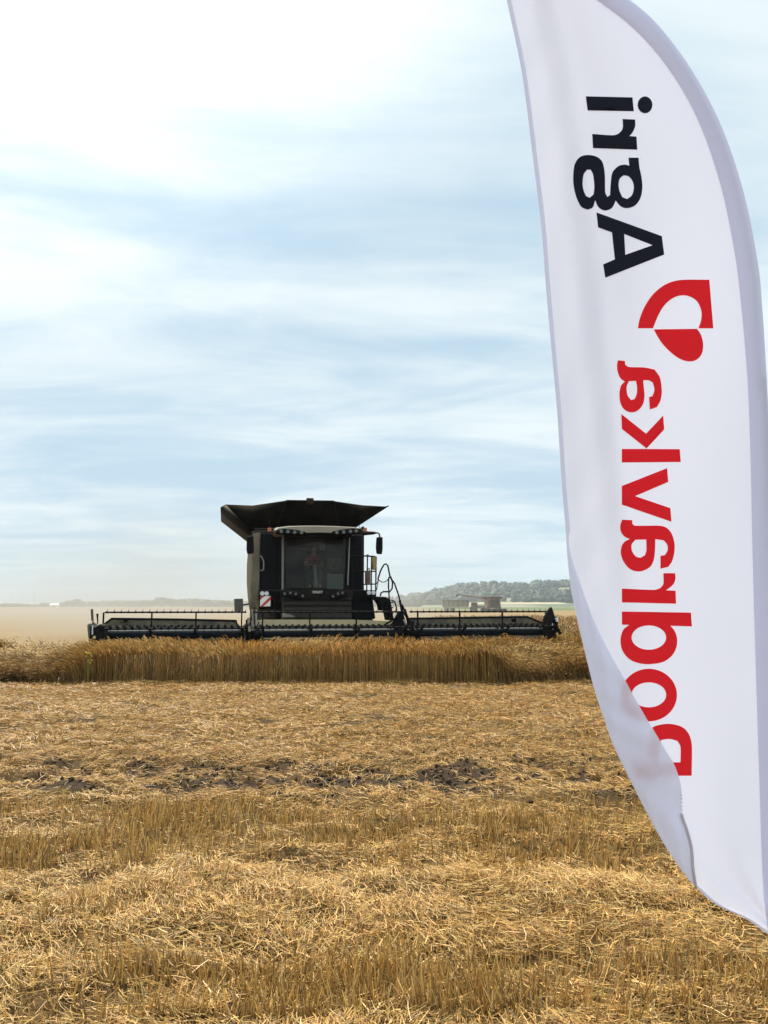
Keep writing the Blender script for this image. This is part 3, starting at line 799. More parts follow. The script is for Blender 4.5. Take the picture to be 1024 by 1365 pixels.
# wordmark on the cowl
fc = bpy.data.curves.new('wordmark', 'FONT'); fc.body = 'FENDT'; fc.size = 0.085; fc.extrude = 0.003; fc.align_x = 'CENTER'; fc.space_character = 1.15
fo = bpy.data.objects.new('tmp', fc); COL.objects.link(fo)
bpy.context.view_layer.update()
fm = bpy.data.meshes.new_from_object(fo.evaluated_get(bpy.context.evaluated_depsgraph_get()))
bpy.data.objects.remove(fo); fm.materials.clear(); fm.materials.append(M['white'])
fm.transform(Matrix.Diagonal((1, 1.15, 1, 1)))
wm = bpy.data.objects.new('wordmark', fm); COL.objects.link(wm); wm.parent = fas
p = Z1(525, 515, 1.875); wm.location = p; wm.rotation_euler = (R(82), 0, 0)

# --- lights and warning board on the tyre guard
for X_, Y_ in ((255, 516), (276, 516), (775, 512), (797, 512)):
    p = Z1(X_, Y_, 2.2); MB().tube([p + Vector((0, 0.1, 0)), p], 0.075, 12).build('lamp_bowl', M['black'], H)
    lamp(X_, Y_, 2.18, 0.062, H)
wb = [(246, 530), (297, 528), (294, 578), (244, 580)]
W0 = [Z1(x, y, 2.2) for x, y in wb]
wbo = MB().prism(W0, (0, 0.03, 0)).build('warning_board', M['white'], H)
def wbp(s, t): return W0[0].lerp(W0[1], s).lerp(W0[3].lerp(W0[2], s), t) + Vector((0, -0.004, 0))
stp = MB()
stp.prism([wbp(0.0, 1.0), wbp(0.32, 1.0), wbp(1.0, 0.38), wbp(1.0, 0.0), wbp(0.97, 0.0)], (0, 0.003, 0))
stp.prism([wbp(0.0, 0.0), wbp(0.36, 0.0), wbp(0.0, 0.36)], (0, 0.003, 0))
stp.build('red_stripe', M['red'], wbo, smooth=0)
gp = [Z1(x, y, 6.0) for x, y in ((118, 542), (161, 541), (162, 604), (119, 606))]
gpo = MB().prism(gp, (0, 0.05, 0)).build('rear_marker_panel', M['greypanel'], H, bevel=0.01)
MB().bar(gp[2] + Vector((-0.1, 0.06, 0.2)), (bl + 0.1, 6.1, gp[2].z + 0.3), 0.05, 0.05).build('bracket', M['dark'], gpo)

# --- tyres
def tyre(cx_, cy_, rad, wid, nl):
    prof = [(-0.5, 0.62), (-0.52, 0.80), (-0.46, 0.93), (-0.3, 0.965), (0, 0.975), (0.3, 0.965), (0.46, 0.93), (0.52, 0.80), (0.5, 0.62)]
    n = 40; m_ = MB(); k_ = len(prof)
    for i in range(n):
        a = 2 * math.pi * i / n
        m_.v += [(cx_ + px_ * wid, cy_ + math.sin(a) * pr * rad, rad + math.cos(a) * pr * rad) for px_, pr in prof]
    for i in range(n):
        j = (i + 1) % n
        for k in range(k_ - 1): m_.f.append((i * k_ + k, i * k_ + k + 1, j * k_ + k + 1, j * k_ + k))
    for i in range(nl):                                   # chevron lugs
        for sgn in (-1, 1):
            a0_ = 2 * math.pi * (i + (0.5 if sgn > 0 else 0)) / nl
            pts = []
            for t, da in ((0.02, 0.16), (0.50, -0.10)):
                a = a0_ + da; a_ = a + 0.075
                for q in (a, a_):
                    for rr in (0.93 if t > 0.4 else 0.96, 1.0 if t < 0.4 else 0.975):
                        pts.append((cx_ + sgn * t * wid, cy_ + math.sin(q) * rr * rad, rad + math.cos(q) * rr * rad))
            m_.add(pts, [(0, 1, 3, 2), (4, 6, 7, 5), (0, 4, 5, 1), (2, 3, 7, 6), (1, 5, 7, 3), (0, 2, 6, 4)])
    o = m_.build('tyre', M['tyre'], H, smooth=30)
    rm_ = MB().tube([(cx_ - wid * 0.40, cy_, rad), (cx_ + wid * 0.40, cy_, rad)], rad * 0.61, 28)
    rm_.build('rim', M['grey'], o, smooth=40)
tyre(bl + 0.30, 4.3, 1.02, 0.98, 20)
tyre(br - 0.16, 4.3, 1.02, 0.98, 20)
tyre(bl + 0.5, 8.2, 0.75, 0.6, 18); tyre(br - 0.5, 8.2, 0.75, 0.6, 18)
MB().bar((bl + 0.3, 4.3, 1.0), (br - 0.2, 4.3, 1.0), 0.3, 0.3).build('axle', M['dark'], H)
ax = MB().bar((bl + 0.5, 8.2, 0.75), (br - 0.5, 8.2, 0.75), 0.2, 0.2)
ax.build('axle', M['dark'], H)
gd = MB().prism([Z1(300, 500, 2.5), Z1(352, 500, 2.5), Z1(352, 645, 2.5), Z1(318, 645, 2.5), Z1(312, 560, 2.5)], (0, 0.4, 0))
gd.build('cab_side_cover', M['black'], H, bevel=0.03)
gd = MB().prism([Z1(240, 498, 2.6), Z1(352, 498, 2.6), Z1(352, 545, 2.6), Z1(240, 530, 2.6)], (0, 0.9, 0)); gd.build('fender', M['black'], H, bevel=0.03)
gd = MB().prism([Z1(690, 498, 2.6), Z1(812, 500, 2.6), Z1(812, 534, 2.6), Z1(785, 546, 2.6), Z1(690, 548, 2.6)], (0, 0.9, 0)); gd.build('platform', M['black'], H, bevel=0.03)
gd = MB().prism([Z1(690, 545, 2.7), Z1(794, 543, 2.7), Z1(808, 640, 2.7), Z1(690, 646, 2.7)], (0, 0.5, 0)); gd.build('mud_guard', M['black'], H, bevel=0.04)
MB().tube([Z1(247, 405, 3.1), Z1(262, 400, 3.0), Z1(262, 360, 3.0), Z1(250, 332, 3.0), Z1(244, 336, 3.1)], 0.018, 8).build('grab_handle', M['grey'], H)

# --- access platform rails and ladder, picture right
def rail(name, pts, r_=0.022, yl=2.6, mt='black', parent=None):
    return MB().tube([Z1(x, y, yl) for x, y in pts], r_, 8).build(name, M[mt], parent or H)
rl = rail('handrail', [(692, 335), (760, 333), (806, 336), (810, 350), (808, 505)])
rail('rail_post', [(768, 332), (766, 420), (764, 500)], 0.02, 2.6, 'black', rl)
rail('rail_post', [(788, 335), (786, 500)], 0.02, 2.6, 'black', rl)
rail('rail_bar', [(692, 410), (808, 408)], 0.018, 2.62, 'black', rl)
rail('rail_bar', [(745, 472), (806, 470)], 0.018, 2.62, 'black', rl)
rail('rail_post', [(696, 335), (694, 500)], 0.018, 2.62, 'dark', rl)
MB().sphere(Z1(769, 332, 2.58), 0.045).build('hose_clip', painted('blue_hose', (0.02, 0.025, 0.10), 0.5), rl)
e0_, e1_ = Z1(769, 470, 2.55), Z1(769, 408, 2.55)
ex = MB().tube([e0_, e0_.lerp(e1_, 0.9), e1_], 0.085, 14).tube([e1_, e1_ + Vector((0, 0, 0.10))], 0.028, 8).tube([e1_ + Vector((0, 0, 0.09)), e1_ + Vector((0.05, 0, 0.1)), e1_ + Vector((0.075, -0.02, -0.1))], 0.012, 6)
ex.build('fire_extinguisher', M['brownred'], H, smooth=40)
b0, b1 = Z1(792, 398, 2.52), Z1(815, 336, 2.52)
MB().prism([Z1(790, 338, 2.52), Z1(815, 335, 2.52), Z1(814, 380, 2.52), Z1(806, 402, 2.52), Z1(794, 400, 2.52)], (0, 0.12, 0)).build('tool_box', M['tan'], H, bevel=0.02)
ld = rail('ladder_rail', [(818, 448), (832, 405), (846, 378), (857, 371), (867, 380), (873, 410), (878, 436), (900, 468), (918, 520), (940, 600), (966, 648), (975, 690)], 0.024)
rail('ladder_rail', [(880, 432), (890, 462), (888, 492), (876, 508), (846, 507), (833, 514), (831, 530)], 0.024, 2.5)
rail('ladder_rail', [(872, 436), (870, 480), (874, 540), (884, 590), (888, 640)], 0.022, 2.55)
rail('ladder_rail', [(884, 548), (900, 556), (908, 580), (912, 612), (930, 650)], 0.022, 2.45)
rail('hose', [(818, 440), (824, 452), (840, 461), (856, 459), (870, 446), (878, 432)], 0.014, 2.5)
rail('hose', [(812, 470), (820, 452), (824, 430), (818, 470), (812, 500)], 0.012, 2.52)
stf = MB().prism([Z1(788, 530, 2.4), Z1(856, 532, 2.4), Z1(880, 544, 2.4), Z1(890, 600, 2.4), Z1(897, 642, 2.4), Z1(870, 648, 2.4), Z1(860, 596, 2.4), Z1(836, 600, 2.4), Z1(830, 570, 2.4), Z1(816, 548, 2.4), Z1(788, 544, 2.4)], (0, 0.55, 0))
stp_ = stf.build('ladder_steps', M['black'], H, bevel=0.02)
for Y_ in (560, 585, 612, 636):
    a = Z1(858, Y_, 2.38); MB().span((a.x, 2.25, a.z - 0.015), (a.x + 0.2, 2.4, a.z + 0.015)).build('step', M['dark'], stp_)
MB().bar(Z1(915, 600, 2.3), Z1(900, 632, 2.3), 0.05, 0.03).build('reflector', M['galv'], stp_)

# --- header
hd0, hd1 = CL(122, 845, 0.2).x, CL(743, 845, 0.2).x
BY = 1.05                                       # back sheet plane
def xl(px, yl=0.0): return CL(px, 835, yl).x
cl0, cl1 = xl(335, BY), xl(546, BY)
hb = MB()
hb.loft([[(x, BY + 0.02, 0.42), (x, BY + 0.30, 0.42), (x, BY + 0.30, 0.78), (x, BY + 0.02, 0.78)] for x in (hd0 + 0.15, hd1 - 0.15)])
hb.loft([[(x, -0.75, 0.27), (x, BY, 0.40), (x, BY, 0.46), (x, -0.75, 0.31)] for x in (hd0 + 0.1, hd1 - 0.1)])
header = hb.build('header', M['dark'], H, bevel=0.01)
kn = MB(); x = hd0 + 0.2
while x < hd1 - 0.2:
    kn.add([(x - 0.02, -0.75, 0.28), (x + 0.02, -0.75, 0.28), (x, -0.87, 0.29), (x - 0.02, -0.75, 0.31), (x + 0.02, -0.75, 0.31)], [(0, 1, 2), (3, 2, 4), (0, 2, 3), (1, 4, 2), (0, 3, 4, 1)]); x += 0.0762
kn.build('knife', M['dark'], header, smooth=0)
# back sheets of the two wings
def backsheet(pts, mt):
    P_ = [CL(x, y, BY) for x, y in pts]
    bs = MB().prism([Vector((p.x, BY, p.z)) for p in P_], (0, 0.05, 0)).build('back_sheet', M[mt], header)
    tp = [p for p in P_ if p.z > 0.9]
    MB().tube([Vector((p.x, BY - 0.01, p.z)) for p in tp], 0.028, 8).build('top_rail', M['black'], bs)
    return bs
backsheet([(136, 858), (138, 833), (149, 824.6), (240, 825.6), (315, 827.4), (318, 838), (328, 842), (328, 858)], 'sheet')
bsr = backsheet([(546, 858), (546, 824.5), (640, 823), (703, 822.2), (716, 827.5), (724, 830.5), (727, 858)], 'sheet')
for px_ in (167.5, 685.5):
    p = CL(px_, 826.5, BY - 0.06); MB().tube([p + Vector((0, -0.05, 0)), p + Vector((0, 0.06, 0))], 0.055, 12).build('roller', M['black'], header)
cs = [CL(x, y, BY) for x, y in ((335, 852), (335, 828), (350, 826), (470, 826), (530, 828.5), (546, 834), (546, 852))]
MB().prism([Vector((p.x, BY - 0.02, p.z)) for p in cs], (0, 0.05, 0)).build('back_sheet', M['beige'], header)['label'] = 'centre back sheet coated in straw dust'
# bright upper cross auger in front of the back sheets
lp = CL(430, 838.5, BY - 0.62)
for x0_, x1_ in ((hd0 + 0.35, xl(330, 0.6)), (xl(340, 0.6), xl(533, 0.6)), (xl(549, 0.6), hd1 - 0.45)):
    MB().tube([(x0_, BY - 0.62, lp.z), (x1_, BY - 0.62, lp.z)], 0.024, 12).build('cross_auger', M['galv'], header, smooth=50)
# draper belts
for x0_, x1_ in ((hd0 + 0.3, cl0 - 0.1), (cl1 + 0.1, hd1 - 0.3)):
    MB().add([(x0_, -0.6, 0.335), (x1_, -0.6, 0.335), (x1_, BY - 0.05, 0.475), (x0_, BY - 0.05, 0.475)], [(0, 1, 2, 3)]).build('draper_belt', M['black'], header, solid=0.012)

# reels: three sections of five bats with tines
RAD = 0.56
ZC = CL(430, 845, 0).z
RS = [((139, 328), (137.5, 202, 261, 322)), ((337, 541), (350, 413, 475, 536)), ((546, 733), (557, 613, 670, 728))]
for (pa, pb), sup in RS:
    x0_, x1_ = xl(pa), xl(pb)
    rt = MB().tube([(x0_ + 0.06, 0, ZC), (x1_ - 0.04, 0, ZC)], 0.085, 16).build('reel', M['tube'], H, smooth=50)
    for k in range(5):
        a = R(90 + 72 * k); by, bz = -RAD * math.cos(a), ZC + RAD * math.sin(a)
        m_ = MB().tube([(x0_, by, bz), (x1_, by, bz)], 0.021 if k == 0 else 0.026, 8)
        x = x0_ + 0.05
        while x < x1_:
            m_.box((x, by, bz + (0.0 if k == 0 else 0.015)), (0.040 if k == 0 else 0.062, 0.055, 0.050 if k == 0 else 0.085))
            m_.tube([(x, by, bz + 0.02), (x + 0.012, by + 0.012, bz + 0.075)], 0.008, 5, 0.005)
            if k: m_.tube([(x, by, bz - 0.02), (x + 0.01, by + 0.03, bz - 0.06), (x + 0.01, by + 0.07, bz - 0.12)], 0.005, 5, 0.003)
            x += 0.166
        m_.build('reel_bat', M['black'], rt)
    for px_ in sup:
        xs_ = xl(px_); m_ = MB().tube([(xs_ - 0.02, 0, ZC), (xs_ + 0.02, 0, ZC)], 0.16, 16)
        for k in range(5):
            a = R(90 + 72 * k); m_.bar((xs_, 0, ZC), (xs_, -RAD * math.cos(a), ZC + RAD * math.sin(a)), 0.05, 0.035)
        m_.build('reel_spider', M['black'], rt)

# reel arms, cylinders and hoses in the two gaps and at the ends
def arm(px_, dx=0.0):
    x_ = xl(px_) + dx
    return MB().bar((x_, BY, 1.22), (x_, -0.12, ZC + 0.02), 0.07, 0.12).bar((x_, BY + 0.05, 1.24), (x_, BY + 0.05, 0.7), 0.09, 0.10)
for px_ in (333, 543.5): arm(px_).build('reel_arm', M['black'], header, bevel=0.008)
gA = MB()
gA.bar(CL(336, 812, 0.5), CL(338, 832, 0.35), 0.035, 0.05).bar(CL(338, 832, 0.35), CL(339, 850, 0.2), 0.05, 0.05)
gA.build('reel_lift_cylinder', painted('light_grey_cylinder', (0.12, 0.12, 0.11), 0.5), header, bevel=0.01)
gA = MB().tube([CL(341.6, 813, 0.3), CL(342, 846, 0.25)], 0.022, 8); gA.build('reel_lift_cylinder', M['grey'], header)
gA = MB()
for k in range(7):
    a = rnd.uniform(328, 346)
    gA.tube([CL(a, rnd.uniform(822, 832), 0.4), CL(a + rnd.uniform(-5, 5), 838, 0.3), CL(a + rnd.uniform(-7, 7), rnd.uniform(845, 853), 0.25)], 0.02, 6)
gA.build('hydraulic_hoses', M['black'], header)
gA = MB().prism([CL(x, y, 0.15) for x, y in ((334, 841), (345, 838), (350, 842), (350, 857), (332, 857))], (0, 0.35, 0)); gA.build('reel_drive', M['black'], header, bevel=0.02)
# right gap: frame that leans out beside the ladder
gB = MB()
for a, b_ in (((533, 800), (540, 836)), ((536, 806), (556, 850)), ((531, 818), (520, 838)), ((540, 812), (548, 848)), ((528, 832), (545, 852)), ((545, 826), (552, 838)), ((514, 832), (534, 820)), ((540, 836), (530, 856))):
    gB.bar(CL(*a, 0.5), CL(*b_, 0.4), 0.06, 0.05)
gB.prism([CL(x, y, 0.3) for x, y in ((533, 816), (538, 818), (545, 842), (546, 857), (529, 857), (526, 838))], (0, 0.3, 0))
gB.build('reel_frame', M['black'], header, bevel=0.006)
gB = MB()
for k in range(9):
    a = rnd.uniform(532, 556)
    gB.tube([CL(a, rnd.uniform(826, 834), 0.2), CL(a + rnd.uniform(-6, 6), 842, 0.15), CL(a + rnd.uniform(-7, 7), rnd.uniform(848, 856), 0.1)], 0.016, 6)
gB.build('hydraulic_hoses', M['dark'], header)
gB = MB().tube([CL(538, 826, 0.1), CL(546, 842, 0.1)], 0.022, 8).build('reel_lift_cylinder', M['grey'], header)
# ends
el = MB().prism([CL(x, y, -0.5) for x, y in ((120, 835), (122, 832.5), (126, 836), (133, 831.5), (137, 833), (139, 838), (139, 856), (126, 858), (119, 856))], (0, 0.6, 0))
elo = el.build('end_shield', M['dark'], header, bevel=0.03)
fx = MB().prism([CL(x, y, -0.2) for x, y in ((116, 835), (117, 831), (121, 831), (123, 850), (121, 857), (118, 855))], (0, 0.9, 0)); fx.build('side_guard', M['greypanel'], elo, bevel=0.03)
MB().bar(CL(122.6, 812, 0.1), CL(123.4, 827, 0.1), 0.055, 0.05).bar(CL(123.4, 826, 0.1), CL(125, 832, 0.1), 0.03, 0.03).bar(CL(124.5, 830, 0.0), CL(125, 850, 0.0), 0.06, 0.05).build('marker_post', painted('marker_post', (0.06, 0.055, 0.045), 0.6), elo)
MB().tube([CL(130, 818, 0.2), CL(130, 822, 0.2), CL(130.5, 832, 0.2)], 0.03, 6, 0.012).build('sensor', M['black'], elo)
MB().tube([CL(123.5, 834, -0.52), CL(123.2, 846, -0.52)], 0.014, 6).build('pale_cable', M['galv'], elo)
p = CL(126, 849.5, -0.52); MB().tube([p, p + Vector((0, -0.02, 0))], 0.035, 12).build('reflector', painted('yellow_reflector', (0.55, 0.50, 0.15), 0.4), elo)
er = MB().prism([CL(x, y, -0.3) for x, y in ((725, 824), (729, 816), (733, 810), (736, 808.5), (738, 814), (741, 824), (744, 832), (745, 838), (742, 845), (742, 856), (735, 857), (727, 852), (724, 836))], (0, 0.09, 0))
ero = er.build('end_shield', M['dark'], header, bevel=0.03)
MB().bar(CL(741, 822, -0.35), CL(743, 840, -0.35), 0.06, 0.05).bar(CL(743, 838, -0.35), CL(747, 845, -0.35), 0.09, 0.06).bar(CL(739, 840, -0.35), CL(740.5, 857, -0.35), 0.07, 0.06).build('divider_bracket', M['black'], ero)
MB().tube([CL(741.6, 823.5, -0.4), CL(743, 828.5, -0.4)], 0.045, 8, 0.03).build('reflector', M['white'], ero)
MB().tube([CL(736.5, 831, -0.36), CL(737, 839, -0.36)], 0.014, 6).build('pale_cable', M['galv'], ero)

# ------------------------------------------------------------------ driver
def skin_mesh(name, nodes, edges, mat, parent, root=0, sub=2):
    me = bpy.data.meshes.new(name); me.from_pydata([n[0] for n in nodes], edges, [])
    me.materials.append(mat)
    o = bpy.data.objects.new(name, me); COL.objects.link(o); o.parent = parent
    m_ = o.modifiers.new('skin', 'SKIN'); m_.use_smooth_shade = True
    if not me.skin_vertices: bpy.ops.object.select_all(action='DESELECT')
    lay = me.skin_vertices[0].data if me.skin_vertices else None
    if lay is None:
        with bpy.context.temp_override(object=o, active_object=o): bpy.ops.object.skin_root_mark()
        lay = me.skin_vertices[0].data
    for i, n in enumerate(nodes):
        r_ = n[1]; lay[i].radius = r_ if isinstance(r_, tuple) else (r_, r_); lay[i].use_root = (i == root)
    s2 = o.modifiers.new('sub', 'SUBSURF'); s2.levels = sub; s2.render_levels = sub
    return o


seat_w = Rz @ Vector((sx, 2.92, zb + 0.46)) + ROOT
D = empty('person', seat_w, YAW)
tag(D, 'person in a red shirt driving, sitting behind the dusty windscreen', 'person')
N = [((0, 0.02, 0.09), (0.16, 0.12)), ((0, 0.03, 0.26), (0.145, 0.10)), ((0, 0.04, 0.43), (0.17, 0.11)), ((0, 0.03, 0.55), (0.075, 0.07)), ((0, 0.01, 0.62), (0.06, 0.06)), ((0, 0.0, 0.70), (0.078, 0.095)), ((0, 0.0, 0.80), (0.075, 0.09)), ((0, -0.095, 0.725), 0.015)]
E = [(0, 1), (1, 2), (2, 3), (3, 4), (4, 5), (5, 6), (5, 7)]
def chain(start, pts):
    i0 = start
    for p in pts: N.append(p); E.append((i0, len(N) - 1)); i0 = len(N) - 1
    return i0
for s in (-1, 1):
    hnd = chain(2, [((s * 0.19, 0.03, 0.47), 0.062), ((s * 0.25, -0.10, 0.26), 0.046), ((s * 0.17, -0.32, 0.22), 0.036), ((s * 0.15, -0.38, 0.235), 0.03)])
    for k, dx in enumerate((-0.03, -0.01, 0.01, 0.03)):
        chain(hnd, [((s * 0.15 + dx, -0.43, 0.245 - 0.004 * k), 0.009), ((s * 0.15 + dx * 1.05, -0.455, 0.22), 0.008)])
    chain(hnd, [((s * 0.11, -0.40, 0.225), 0.009), ((s * 0.10, -0.43, 0.21), 0.008)])
    chain(0, [((s * 0.12, -0.12, 0.06), 0.085), ((s * 0.15, -0.40, 0.05), 0.062), ((s * 0.15, -0.40, -0.20), 0.05), ((s * 0.15, -0.42, -0.38), 0.04), ((s * 0.15, -0.55, -0.42), 0.035)])
bodyp = skin_mesh('body', N, E, M['skin'], D)
NS = [((0, 0.02, 0.11), (0.175, 0.135)), ((0, 0.03, 0.26), (0.165, 0.12)), ((0, 0.04, 0.43), (0.19, 0.128)), ((0, 0.03, 0.53), (0.09, 0.085))]
ES = [(0, 1), (1, 2), (2, 3)]
for s in (-1, 1):
    NS.append(((s * 0.195, 0.03, 0.46), 0.078)); ES.append((2, len(NS) - 1)); NS.append(((s * 0.24, -0.06, 0.30), 0.066)); ES.append((len(NS) - 2, len(NS) - 1))
skin_mesh('shirt', NS, ES, M['shirt'], D)
NP = [((0, 0.02, 0.08), (0.17, 0.13))]; EP = []
for s in (-1, 1):
    b0_ = 0
    for p, r_ in (((s * 0.12, -0.12, 0.06), 0.10), ((s * 0.15, -0.40, 0.05), 0.078), ((s * 0.15, -0.40, -0.20), 0.066), ((s * 0.15, -0.42, -0.36), 0.058)):
        NP.append((p, r_)); EP.append((b0_, len(NP) - 1)); b0_ = len(NP) - 1
skin_mesh('trousers', NP, EP, M['trousers'], D)
MB().sphere((0, 0.025, 0.815), 0.094, (0.95, 1.08, 0.85), 14, 10).build('hair', M['hair'], D)

# ------------------------------------------------------------------ feather flag
YFLAG = 2.3
def cr(pts, n=8):
    """Catmull-Rom through points"""
    P_ = [np.array(p, float) for p in pts]; r_ = []
    for i in range(len(P_) - 1):
        p0, p1, p2, p3 = P_[max(i - 1, 0)], P_[i], P_[i + 1], P_[min(i + 2, len(P_) - 1)]
        for k in range(n):
            t = k / n
            r_.append(0.5 * ((2 * p1) + (-p0 + p2) * t + (2 * p0 - 5 * p1 + 4 * p2 - p3) * t * t + (-p0 + 3 * p1 - 3 * p2 + p3) * t ** 3))
    r_.append(P_[-1]); return np.array(r_)


EDGE_L = cr([(660, -92), (664, -60), (676, 0), (696, 96), (710, 203), (722, 302), (728, 380), (736, 471), (743.5, 553), (749, 642), (754, 700), (757.5, 749), (764.5, 799), (778, 858), (793, 917), (809, 965), (821, 998), (848, 1053), (876, 1107), (904, 1153), (927.6, 1182), (956, 1206), (992, 1223), (1024, 1245), (1044, 1259)])
EDGE_R = cr([(672, -95), (735, -70), (790, -36), (838, 0), (877, 34), (923, 96), (962, 170), (991, 256), (1010, 350), (1016, 411), (1021, 489), (1024.5, 560), (1028, 660), (1032, 800), (1036, 950), (1040, 1080), (1045, 1200), (1047, 1262)])
SEAM = cr([(668, -86), (720, -52), (795, 0), (845, 39), (891, 92), (930, 160), (959, 242), (976, 320), (985, 380), (994, 475), (998, 540), (1001, 640), (1003, 740), (1007, 880), (1012, 1040), (1017, 1180), (1025, 1250)])
FLAP = cr([(757.5, 700), (759.5, 735), (773, 778), (791, 828), (809, 864), (833, 908.5), (850.6, 941), (868, 969), (886, 1000), (898, 1021), (904.5, 1043), (907, 1060), (908, 1084), (914.7, 1104), (921, 1128), (923.5, 1156), (928, 1183)])
def xat(curve, y): return float(np.interp(y, curve[:, 1], curve[:, 0]))


def ripple(x, y):
    """how far the cloth stands off its plane, metres (towards the viewer is negative)"""
    l_, r_ = xat(EDGE_L, y), xat(EDGE_R, y); u_ = (x - l_) / max(r_ - l_, 1)
    w_ = -0.030 * math.sin(math.pi * min(max(u_, 0), 1)) + 0.012 * math.sin(u_ * 7.0 + y * 0.004)
    soft = (x - (l_ + 30 + 0.03 * y))
    w_ += 0.007 * math.exp(-(soft / 16) ** 2) * (1 if y < 700 else max(0, 1 - (y - 700) / 200))
    w_ += -0.005 * math.exp(-((soft - 30) / 14) ** 2) * (1 if y < 700 else max(0, 1 - (y - 700) / 200))
    w_ += 0.003 * math.sin(x * 0.022 + y * 0.011) + 0.002 * math.sin(y * 0.019 - x * 0.031)
    w_ += 0.0012 * math.sin((x * 0.8 + y * 0.35) * 0.11 + 2 * math.sin(y * 0.009)) * math.exp(-((u_ - 0.1) / 0.16) ** 2)
    # pull folds near the lower tie
    dx_, dy_ = x - 1040, y - 1250; dd = math.hypot(dx_, dy_)
    if dd < 180 and dy_ < 20:
        w_ += 0.006 * math.sin(math.atan2(dy_, dx_) * 16) * (1 - dd / 180) * min(1, dd / 40)
    return w_


FL = empty('feather_flag', (at(1036, 900, YFLAG).x, YFLAG, 0))
tag(FL, 'tall white feather flag with red and black lettering, seen from its back in front', 'flag')
FO = FL.location.copy()
def fp3(x, y, dw=0.0):
    p = at(x, y, YFLAG + ripple(x, y)); p.y += dw
    return p - FO


nr, nc = 260, 40
ys_ = np.concatenate([np.linspace(-92, 0, 26)[:-1], np.linspace(0, 1256, nr)])
fm_ = MB(); cols = None
for y in ys_:
    l_, r_ = xat(EDGE_L, y), xat(EDGE_R, y)
    l_ = min(l_, r_ - 0.5)
    row = []
    for i in range(nc + 1):
        u_ = 1 - i / nc; row.append(fp3(l_ + (r_ - l_) * u_, y))
    if 712 < y < 1183: f_ = xat(FLAP, y)
    else: f_ = l_ + min(5.0, (r_ - l_) * 0.4)
    f_ = max(f_, l_ + 1.5) if 712 < y < 1183 else f_
    wid = f_ - l_
    rad = 0.0022 + 0.00006 * min(wid, 60)
    for a in (0.3, 0.8, 1.57, 2.3, 2.85):                         # rolled edge
        p = fp3(l_, y); p.x -= rad * math.sin(a) * 0.8; p.y -= rad * (1 - math.cos(a)); row.append(p)
    nfl = 12
    for k in range(1, nfl + 1):
        t = k / nfl; x = l_ + wid * t
        puff = 0.007 * math.sin(math.pi * t) * min(1, wid / 50) * (0.7 + 0.3 * math.sin(y * 0.05 + t * 4)) + (0.0035 * math.sin(t * 9 + y * 0.06) + 0.0013 * math.sin(t * 5 - y * 0.11 + 1.3 * math.sin(y * 0.023)) + 0.0012 * math.sin(t * 17 + y * 0.19)) * min(1, wid / 50)
        row.append(fp3(x, y, -2 * rad - puff))
    cols = len(row); fm_.v += [tuple(p) for p in row]
for j in range(len(ys_) - 1):
    for i in range(cols - 1): fm_.f.append((j * cols + i, j * cols + i + 1, (j + 1) * cols + i + 1, (j + 1) * cols + i))
banner = fm_.build('banner', M['flag'], FL, smooth=180)

# sleeve: a second layer round the pole
def ppole(y, dx=0.0, dw=0.0):
    return fp3(xat(EDGE_R, y) - 13 + dx, y, dw)
sv = MB(); ns_ = 12; sy = list(np.linspace(-80, 1255, 150))
for y in sy:
    s0, r_ = xat(SEAM, y), xat(EDGE_R, y)
    for k in range(ns_ + 1):
        t = k / ns_; x = s0 + (r_ - s0) * t
        dw = -0.0015 - 0.0175 * (math.sin(math.pi * t ** 1.25) ** 0.6 if 0 < t < 1 else 0)
        sv.v.append(tuple(fp3(x, y, dw)))
for j in range(len(sy) - 1):
    for i in range(ns_): sv.f.append((j * (ns_ + 1) + i, j * (ns_ + 1) + i + 1, (j + 1) * (ns_ + 1) + i + 1, (j + 1) * (ns_ + 1) + i))
sv.build('pole_sleeve', M['sleeve'], FL, smooth=180)
M['pole'] = painted('pole_fibre', (0.10, 0.105, 0.12), 0.4, 0, 0.1, 10, 0.05, film=0)
thin_p = MB().tube([fp3(xat(EDGE_R, y) - 12, y + 4, -0.0075) for y in np.linspace(-70, 520, 60)], 0.004, 8, 0.006)
thin_p.build('pole_tip', M['pole'], FL)
pole_pts = [fp3(xat(EDGE_R, y) - 8, y, -0.0085) for y in np.linspace(505, 1255, 30)]
end = pole_pts[-1]
tk_ = MB().tube(pole_pts + [Vector((end.x + 0.002, end.y, -FO.z + 0.02))], 0.0082, 12)
pole = tk_.build('pole', M['pole'], FL)
bs_ = MB().tube([Vector((end.x, end.y, 0.0)), Vector((end.x, end.y, 0.22))], 0.02, 12).tube([Vector((end.x, end.y, -0.25)), Vector((end.x, end.y, 0.02))], 0.006, 8, 0.016)
bs_.box((end.x, end.y, 0.12), (0.16, 0.03, 0.02))
bs_.build('ground_spike', M['grey'], FL)

# hem tape and stitching on the folded flap
tp_ = MB()
ty = np.linspace(1083, 1182, 40)
for y in ty:
    f_ = xat(FLAP, y); l_ = xat(EDGE_L, y); wid = max(f_ - l_, 1); rad = 0.0022 + 0.00006 * min(wid, 60)
    for x in (f_ - 3.6, f_ + 0.3): tp_.v.append(tuple(fp3(x, y, -2 * rad - 0.0045)))
for j in range(len(ty) - 1): tp_.f.append((2 * j, 2 * j + 1, 2 * j + 3, 2 * j + 2))
tp_.build('hem_tape', M['tape'], FL, solid=0.0006)
sg = MB()
for y in np.arange(1042, 1084, 5.0):
    f_ = xat(FLAP, y)
    sg.tube([fp3(f_ - 1.5, y, -0.0115), fp3(f_ + 0.8, y + 2.2, -0.0115)], 0.0011, 5)
sg.build('stitching', M['tape'], FL)


